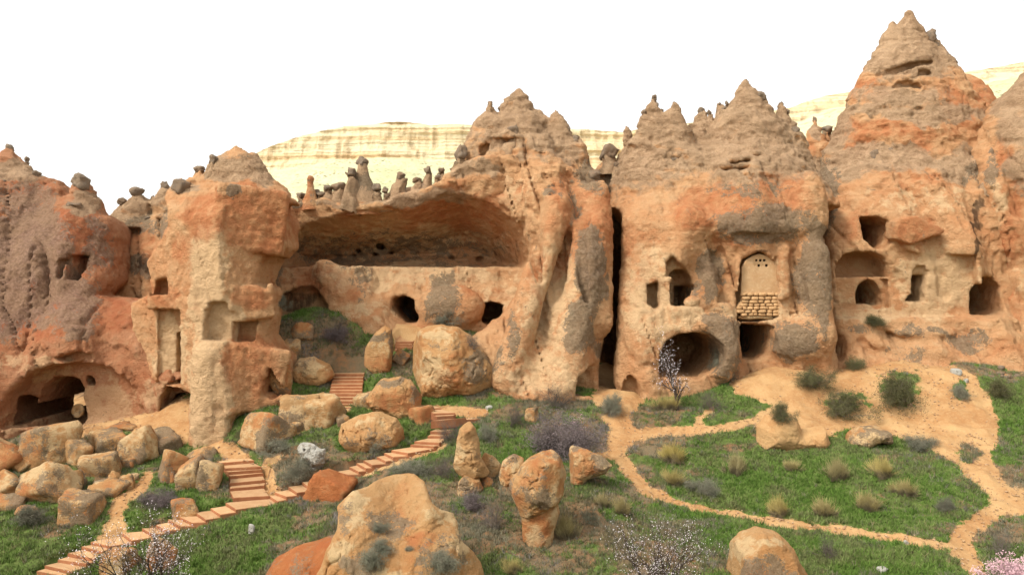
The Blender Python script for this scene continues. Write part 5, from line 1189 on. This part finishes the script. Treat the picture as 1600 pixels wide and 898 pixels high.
def proto_broom(seed, n=26, per=26):
    """clumps of thin stems fanning out, of uneven length, with forked tips"""
    rg = np.random.default_rng(seed); segs = []
    for c_ in range(n):
        az = rg.uniform(0, 2*np.pi); el = np.arccos(rg.uniform(0.15, 1.0)); b0 = np.array((*(rg.normal(size=2)*0.22), 0)); Lc = rg.uniform(0.5, 1.05)*(0.72+0.28*math.cos(el))
        for i in range(per):
            a2, e2_ = az+rg.normal()*0.32, el+rg.normal()*0.22
            d = np.array((math.sin(e2_)*math.cos(a2), math.sin(e2_)*math.sin(a2), max(0.08, math.cos(e2_)))); L = Lc*rg.uniform(0.6, 1.1)
            p0 = b0+np.array((*(rg.normal(size=2)*0.05), 0)); m_ = p0+d*L*0.55+rg.normal(size=3)*0.03; e = p0+d*L+np.array((0, 0, 0.08))+rg.normal(size=3)*0.05
            segs.append((*p0, *m_, 0.009, 0.008)); segs.append((*m_, *e, 0.008, 0.003))
            e2 = m_+(e-m_)*rg.uniform(.6, 1.15)+rg.normal(size=3)*0.12; segs.append((*m_, *e2, 0.007, 0.003))
    v, F = tubes(segs); return mesh_np('stems', v, F)
def proto_twig(seed, lev=3, n=12, flat_=0.75, rad=0.015):
    rg = np.random.default_rng(seed); segs = []; tips = []
    for i in range(n):
        az = rg.uniform(0, 2*np.pi); el = rg.uniform(0.1, 1.25); d = np.array((math.sin(el)*math.cos(az), math.sin(el)*math.sin(az), math.cos(el)*flat_+0.1)); d /= np.linalg.norm(d)
        grow(rg, np.array((*(rg.normal(size=2)*0.08), 0.)), d, rg.uniform(0.45, 0.62), rad, lev, segs, tips, 0.75, 4, 0.03, 0.35)
    S = np.array(segs); e = np.quantile(np.abs(S[:, 3:5]), 0.985); S[:, [0, 1, 3, 4]] /= e; zz = np.quantile(S[:, 5], 0.985); S[:, [2, 5]] /= zz; S[:, [2, 5]] = np.maximum(S[:, [2, 5]], -0.02)
    T = np.array(tips); T[:, :2] /= e; T[:, 2] /= zz
    v, F = tubes(S); return mesh_np('twigs', v, F), T
BROOM = [proto_broom(i) for i in (1, 2, 3, 4, 5)]
TWIG = [proto_twig(i+10) for i in range(3)]
def leaves_for(T, size, n, seed, spread): v, F = flecks(T, size, np.random.default_rng(seed), n, spread); return mesh_np('foliage', v, F)
SCRL = [leaves_for(TWIG[i][1], 0.018, 4, i, 0.05) for i in range(3)]
def shrub(px, py, w_, h_, kind, label, group, i=0, on_rock=False, dy=0.0):
    p = None
    if on_rock:
        p = ray(px, py)[0]
    if p is None: p = ground_hit(px, py-1)
    Y = p[1]+dy; rx = w_*Y/FPX/2; rz = h_*Y/FPX
    c = W(px, 0, Y); zz = p[2]
    name, meat = {'broom': ('broom_shrub', MBROOM), 'twig': ('bare_shrub', MTWIG), 'lilac': ('bare_shrub', MLIL), 'dark': ('scrub_bush', MDSHR), 'sage': ('scrub_bush', MSAGE)}[kind]
    root = obj(name, None, label=label, cat='shrub', group=group, loc=(c[0], Y, zz-0.04))
    root.rotation_euler = (0, 0, (i*2.39) % 6.28); q_ = random.uniform(0.85, 1.1); root.scale = (rx*q_, rx*random.uniform(0.8, 1.0), rz*random.uniform(0.78, 0.98))
    def child(nm, me, mt):
        o = obj(nm, me, None, parent=root)
        if not me.materials: me.materials.append(mt)
        o.material_slots[0].link = 'OBJECT'; o.material_slots[0].material = mt
        return o
    if kind == 'broom': child('stems', BROOM[i % 5], meat)
    else:
        child('twigs', TWIG[i % 3][0], MTWIG if kind in ('twig', 'dark', 'sage') else MLIL)
        if kind != 'twig': child('foliage', SCRL[i % 3], {'lilac': MLIL, 'dark': MDSHR, 'sage': MSAGE}[kind])
    return root
bpy.context.view_layer.update()
G1 = 'olive broom shrubs on the slope'; G2 = 'bare grey bushes'; G3 = 'dark scrub bushes on the sand'
SH = [(1050, 722, 56, 34, 'broom', 'upper of two olive broom shrubs right of the forked path', G1), (1050, 757, 54, 36, 'broom', 'lower of two olive broom shrubs right of the forked path', G1), (972, 803, 52, 40, 'broom', 'round olive broom shrub below the bend of the path', G1), (942, 791, 32, 27, 'broom', 'small broom shrub touching the round one below the path bend', G1),
 (1150, 740, 44, 38, 'broom', 'brownish broom shrub in the middle of the path loop', G1), (1216, 805, 48, 36, 'broom', 'yellow broom shrub just above the thin long path', G1), (1287, 807, 54, 40, 'broom', 'brightest yellow broom shrub above the thin long path', G1), (1357, 797, 64, 40, 'broom', 'wide broom shrub right of the brightest yellow one', G1), (1415, 772, 48, 32, 'broom', 'broom shrub highest at right inside the path loop', G1),
 (1308, 748, 54, 38, 'broom', 'dull broom shrub below the flat ochre ledge', G1), (1378, 744, 66, 42, 'broom', 'broad dull broom shrub right of the ledge hollow', G1), (1240, 735, 40, 26, 'broom', 'low dull broom shrub below the sandy knoll', G1), (884, 842, 48, 52, 'broom', 'olive shrub hugging the right of the mushroom-shaped rock', G1), (800, 896, 46, 36, 'broom', 'olive shrub at the bottom edge right of the huge boulder', G1),
 (1410, 633, 86, 50, 'dark', 'largest dark bush on the sandy slope', G3), (1322, 650, 80, 42, 'dark', 'wide dark bush on the sand left of the largest one', G3), (1270, 606, 66, 36, 'dark', 'grassy dark bush at the foot of the carved church rock', G3), (1366, 508, 46, 20, 'dark', 'dark scrub on the ledge under the cave dwellings', G3), (1222, 656, 44, 32, 'dark', 'dry scrub crowning the bare sandy knoll', G3), (1338, 577, 30, 22, 'dark', 'small dark bush at the cone foot', G3), (1556, 620, 46, 28, 'dark', 'dry bush at the right border of the sandy slope', G3), (1500, 622, 34, 24, 'sage', 'sparse plant alone on the right part of the sand', G3),
 (885, 716, 112, 84, 'lilac', 'largest round lilac-grey bush below the middle buttress', G2), (800, 668, 62, 56, 'twig', 'bare grey bush left of the largest lilac one', G2), (868, 636, 96, 44, 'twig', 'bare brown bush at the foot of the middle buttress', G2), (706, 690, 62, 48, 'twig', 'spiky bare bush beside the top of the long stairs', G2), (952, 650, 54, 34, 'sage', 'low green-grey bush left of the path fork', G2), (760, 690, 50, 30, 'sage', 'low grey bush above the tall standing stone', G2), (690, 745, 60, 46, 'twig', 'bare grey scrub left of the tall standing stone', G2),
 (770, 830, 80, 60, 'twig', 'bare tangled scrub right of the huge ochre boulder', G2), (735, 800, 50, 34, 'lilac', 'lilac scrub below the square orange block', G2), (640, 742, 70, 26, 'sage', 'grey-green scrub below the long stairs', G2), (470, 752, 60, 34, 'sage', 'grey scrub at the foot of the whitish gnarled rock', G2), (430, 706, 70, 20, 'sage', 'low grey scrub under the large yellow-tan boulder', G2), (590, 706, 46, 22, 'sage', 'dry scrub at the front of the dome-shaped boulder', G2),
 (640, 497, 62, 24, 'twig', 'bare scrub at the mouth of the dark cave below the overhang', G2), (700, 505, 60, 26, 'sage', 'dusty scrub right of the dark cave below the overhang', G2), (525, 532, 50, 26, 'lilac', 'lilac-grey scrub on the grassy mound', G2), (740, 545, 40, 30, 'twig', 'brown scrub behind the biggest smooth boulder', G2), (440, 480, 30, 20, 'sage', 'grey scrub by the alcove beside the fin', G2), (1130, 600, 50, 50, 'sage', 'dry brown scrub below the grey lichen buttress', G2), (1040, 640, 60, 28, 'broom', 'ochre dry scrub beside the white blossoming tree', G1), (1110, 640, 60, 36, 'twig', 'brown twiggy scrub right of the white blossoming tree', G2),
 (250, 790, 60, 30, 'lilac', 'lilac-grey scrub right of the left dirt path', G2), (40, 818, 60, 36, 'sage', 'grey scrub below the left rock pile', G2), (200, 722, 50, 14, 'sage', 'thin grey scrub under the large block of the rock pile', G2), (1440, 700, 60, 22, 'sage', 'whitish dead scrub at the upper right tip of the grass', G2), (1560, 870, 70, 50, 'twig', 'bare scrub at the bottom right corner beyond the path', G2), (1290, 870, 60, 44, 'twig', 'grey scrub right of the rounded tan boulder', G2), (1100, 770, 60, 26, 'sage', 'grey-green scrub inside the path loop near the yellow broom', G2), (1480, 800, 40, 22, 'sage', 'pale scrub near the right corner of the grass', G2), (380, 690, 50, 22, 'dark', 'dark green scrub at the right foot of the fin', G3)]
for i, (px, py, w_, h_, k_, lab, grp) in enumerate(SH):
    shrub(px, py, w_, h_, k_, lab, grp, i, on_rock=(py < 560 or lab.startswith('dry scrub crown')))
for i, (px, py, w_, lab) in enumerate([(597, 860, 44, 'grey tussock in the hollow of the huge ochre boulder'), (640, 858, 16, 'small blue-grey tuft on the ridge of the huge ochre boulder'), (575, 885, 60, 'wide dry tussock low on the huge ochre boulder'), (690, 888, 70, 'dry scrub on the lower face of the huge ochre boulder'), (594, 828, 30, 'small dry tuft high on the huge ochre boulder')]):
    shrub(px, py, w_, w_*0.5, 'sage', lab, 'tufts on the huge boulder', i, on_rock=True)

def blossom_tree(px, py, w_, h_, label, seed, n=1, petal=MBLOS, Y=None, lev=3, dens=2, lean=0.0, psize=0.028):
    p = ground_hit(px, py) if Y is None else None
    if p is None: c = W(px, py, Y); p = np.array((c[0], Y, float(hfun(c[0], Y))))
    Y = p[1]; H = h_*Y/FPX; Wd = w_*Y/FPX
    rg = np.random.default_rng(seed); segs = []; tips = []
    for i in range(n):
        a = rg.uniform(0, 6.28); t = 0.45 if n > 1 else 0.12
        d = np.array((math.cos(a)*t+lean, math.sin(a)*t*0.7, 1.0)); d /= np.linalg.norm(d)
        grow(rg, np.array((rg.normal()*0.08, rg.normal()*0.08, -0.1)), d, 0.6, 0.035 if n > 1 else 0.045, lev, segs, tips, 0.62, 4, 0.10, 0.32)
    S = np.array(segs); T = np.array(tips)
    ex = np.quantile(np.abs(S[:, 3]), 0.97)*2; ez = np.quantile(S[:, 5], 0.99)
    for a_ in (S[:, [0, 3]], ): pass
    kx, kz = Wd/ex, H/ez
    S[:, [0, 1, 3, 4]] *= kx; S[:, [2, 5]] *= kz; S[:, 6:8] *= H*0.62; T[:, :2] *= kx; T[:, 2] *= kz
    root = obj('blossom_tree', None, label=label, cat='tree', loc=p, group='blossoming trees')
    v, F = tubes(S); obj('trunk', mesh_np('trunk', v, F), MBARK, parent=root)
    T = np.concatenate([T, S[rg.integers(0, len(S), len(T)//2), 3:6]]) if len(T) else T
    T = T[T[:, 2] > 0.25*H]
    v, F = flecks(T, psize, rg, dens, 0.035); obj('crown', mesh_np('crown', v, F), petal, parent=root)
    return root
blossom_tree(1075, 642, 92, 118, 'small white blossoming tree before the low cave of the church rock', 3, 1, dens=1, lean=-0.12, psize=0.034)
blossom_tree(245, 945, 170, 150, 'pinkish white blossoming tree at the lower left beside the steps', 5, 4, dens=1, psize=0.026)
blossom_tree(1050, 950, 170, 150, 'half-open blossoming tree at the bottom right of centre', 8, 4, dens=1, psize=0.019)
blossom_tree(1590, 965, 130, 90, 'dense pink blossoming bush in the bottom right corner', 12, 5, MPINK, dens=4, psize=0.03)
blossom_tree(900, 690, 60, 46, 'faint pink blossoming branches in front of the largest lilac bush', 15, 2, MPINK, dens=1, psize=0.02)

# ------------------------------------------------------------------ grass and scrub cover
MGRASS = attr_mat('grass_blades')
def cover(name, label, n, seed, lush):
    rg = np.random.default_rng(seed)
    y = rg.uniform(26.5, 54, n*4); y = y[rg.uniform(0, 1, len(y)) < (y/54)**0.6]; x = rg.uniform(-1, 1, len(y))*y*0.70
    U = CX+FPX*x/y
    h = hfun(x, y); V = HY-FPX*h/y
    B_ = bare(x, y, h); gr = greenness(x, y)+0.35*fbm(x*2.3, y*2.3, x*0, 2, 8)
    ok = (B_ > 0.12+0.25*rg.uniform(0, 1, len(y))**3) & (V < 915)
    ok &= (gr > rg.normal(-0.02, 0.16, len(y))) if lush else (gr < rg.normal(0.35, 0.30, len(y))) & (rg.uniform(0, 1, len(y)) < 0.35+0.65*sm(-0.1, 0.3, fbm(x*0.7, y*0.7, x*0, 3, 61)))
    # keep the stair beds clear
    P = np.stack([x, y, h], 1)[ok]; gr = gr[ok]
    for L, ZZ in ((MAIN, ZM), (BR, ZB), (UP, ZU), (TOPF, ZT)):
        for i in range(len(L)):
            a, b = nose(*L[i], ZZ[i]); a2, b2 = nose(*L[i+1], ZZ[i+1]) if i+1 < len(L) else (a+(0.3, 0.9, 0), b+(0.3, 0.9, 0))
            dd = poly_d(P[:, 0], P[:, 1], [tuple(p[:2]) for p in (a, b, b2, a2)]); k_ = dd > 0.14; P = P[k_]; gr = gr[k_]
    if len(P) > n: s_ = rg.permutation(len(P))[:n]; P = P[s_]; gr = gr[s_]
    n = len(P); nb = 7 if lush else 8
    sz = rg.uniform(0.09, 0.20, n)*(1+0.5*np.clip(gr, 0, 1)) if lush else rg.uniform(0.10, 0.30, n)
    base = np.repeat(P, nb, 0); S = np.repeat(sz, nb)
    az = rg.uniform(0, 2*np.pi, n*nb); el = rg.uniform(0.15, 1.15, n*nb)
    d = np.stack([np.sin(el)*np.cos(az), np.sin(el)*np.sin(az), np.cos(el)], 1)
    base = base+np.stack([rg.normal(size=n*nb)*0.05, rg.normal(size=n*nb)*0.05, np.full(n*nb, -0.02)], 1)
    tip = base+d*(S*rg.uniform(0.7, 1.2, n*nb))[:, None]
    az2 = rg.uniform(0, 2*np.pi, n*nb); wv = np.stack([np.cos(az2), np.sin(az2), az2*0], 1)*(S*(0.10 if lush else 0.065))[:, None]
    v = np.stack([base-wv, base+wv, tip], 1).reshape(-1, 3)
    me = mesh_np(name, v, np.arange(len(v)).reshape(-1, 3)); flat(me)
    pal = np.array([(0.085, 0.15, 0.025), (0.115, 0.185, 0.035), (0.15, 0.205, 0.055), (0.145, 0.155, 0.06)]) if lush else np.array([(0.17, 0.165, 0.105), (0.21, 0.185, 0.12), (0.135, 0.125, 0.075), (0.22, 0.17, 0.09), (0.11, 0.125, 0.055), (0.19, 0.165, 0.14)])
    pn = vn(P[:, 0]*0.8, P[:, 1]*0.8, P[:, 2]*0, 5)
    ci = np.clip(((pn*0.5+0.5)*len(pal)+rg.normal(size=n)*0.8).astype(int), 0, len(pal)-1)
    c = pal[ci]*rg.uniform(0.75, 1.3, (n, 1)); setcol(me, np.repeat(np.repeat(c, nb, 0), 3, 0), 'col')
    obj(name, me, MGRASS, kind='stuff', label=label)
cover('green_grass', 'short bright green grass covering the slopes', 80000, 1, True)
cover('dry_scrub', 'grey and straw-coloured low scrub between the grass', 60000, 2, False)

# ------------------------------------------------------------------ loose pebbles on the trodden ground
def pebbles(n, seed):
    rg = np.random.default_rng(seed); y = rg.uniform(29, 52, n*6); x = rg.uniform(-1, 1, len(y))*y*0.66
    h = hfun(x, y); b = bare(x, y, h); ok = (b < 0.25) & (b > -0.9) & (rg.uniform(0, 1, len(y)) < 0.25+0.75*sm(-0.5, 0.1, b)); P = np.stack([x, y, h], 1)[ok][:n]
    d, f = ICO[2]; d = d[:12] if False else d
    bm = bmesh.new(); bmesh.ops.create_icosphere(bm, subdivisions=1, radius=1.0); d = np.array([p.co[:] for p in bm.verts]); f = np.array([[a.index for a in p.verts] for p in bm.faces]); bm.free()
    sz = 0.025+0.05*rg.uniform(0, 1, len(P))**3; sc = rg.uniform(0.6, 1.3, (len(P), 1, 3))*np.array((1, 1, 0.7))
    v = P[:, None]+d[None]*sc*sz[:, None, None]*rg.uniform(0.8, 1.2, (len(P), 12, 1))
    F = (np.arange(len(P))*12)[:, None, None]+f[None]
    me = mesh_np('pebbles', v.reshape(-1, 3), F.reshape(-1, 3)); flat(me); obj('pebbles', me, simple_mat('pebble_stone', (0.42, 0.26, 0.13), (0.30, 0.18, 0.10), 1.5, 0, c3=(0.5, 0.38, 0.25)), kind='stuff', label='loose pebbles strewn on the sandy paths')
pebbles(5000, 4)

# ------------------------------------------------------------------ millstone standing in the arched cave
def millstone():
    p = W(122, 640, 48.6); R = 0.42; v, F = lathe([(0.01, -0.09), (R*0.9, -0.09), (R, -0.05), (R, 0.05), (R*0.9, 0.09), (R*0.35, 0.09), (R*0.32, 0.02), (0.01, 0.02)], 28, 5, 0.012)
    me = mesh_np('millstone', v, F); setcol(me, rockmask(v, 4, 0.1, 0, 0.6))
    o = obj('millstone', me, MBOULD, label='round pale millstone leaning inside the arched cave doorway', cat='millstone', loc=(p[0], p[1], p[2]-0.05)); o.rotation_euler = (math.radians(80), 0, math.radians(-12))
millstone()
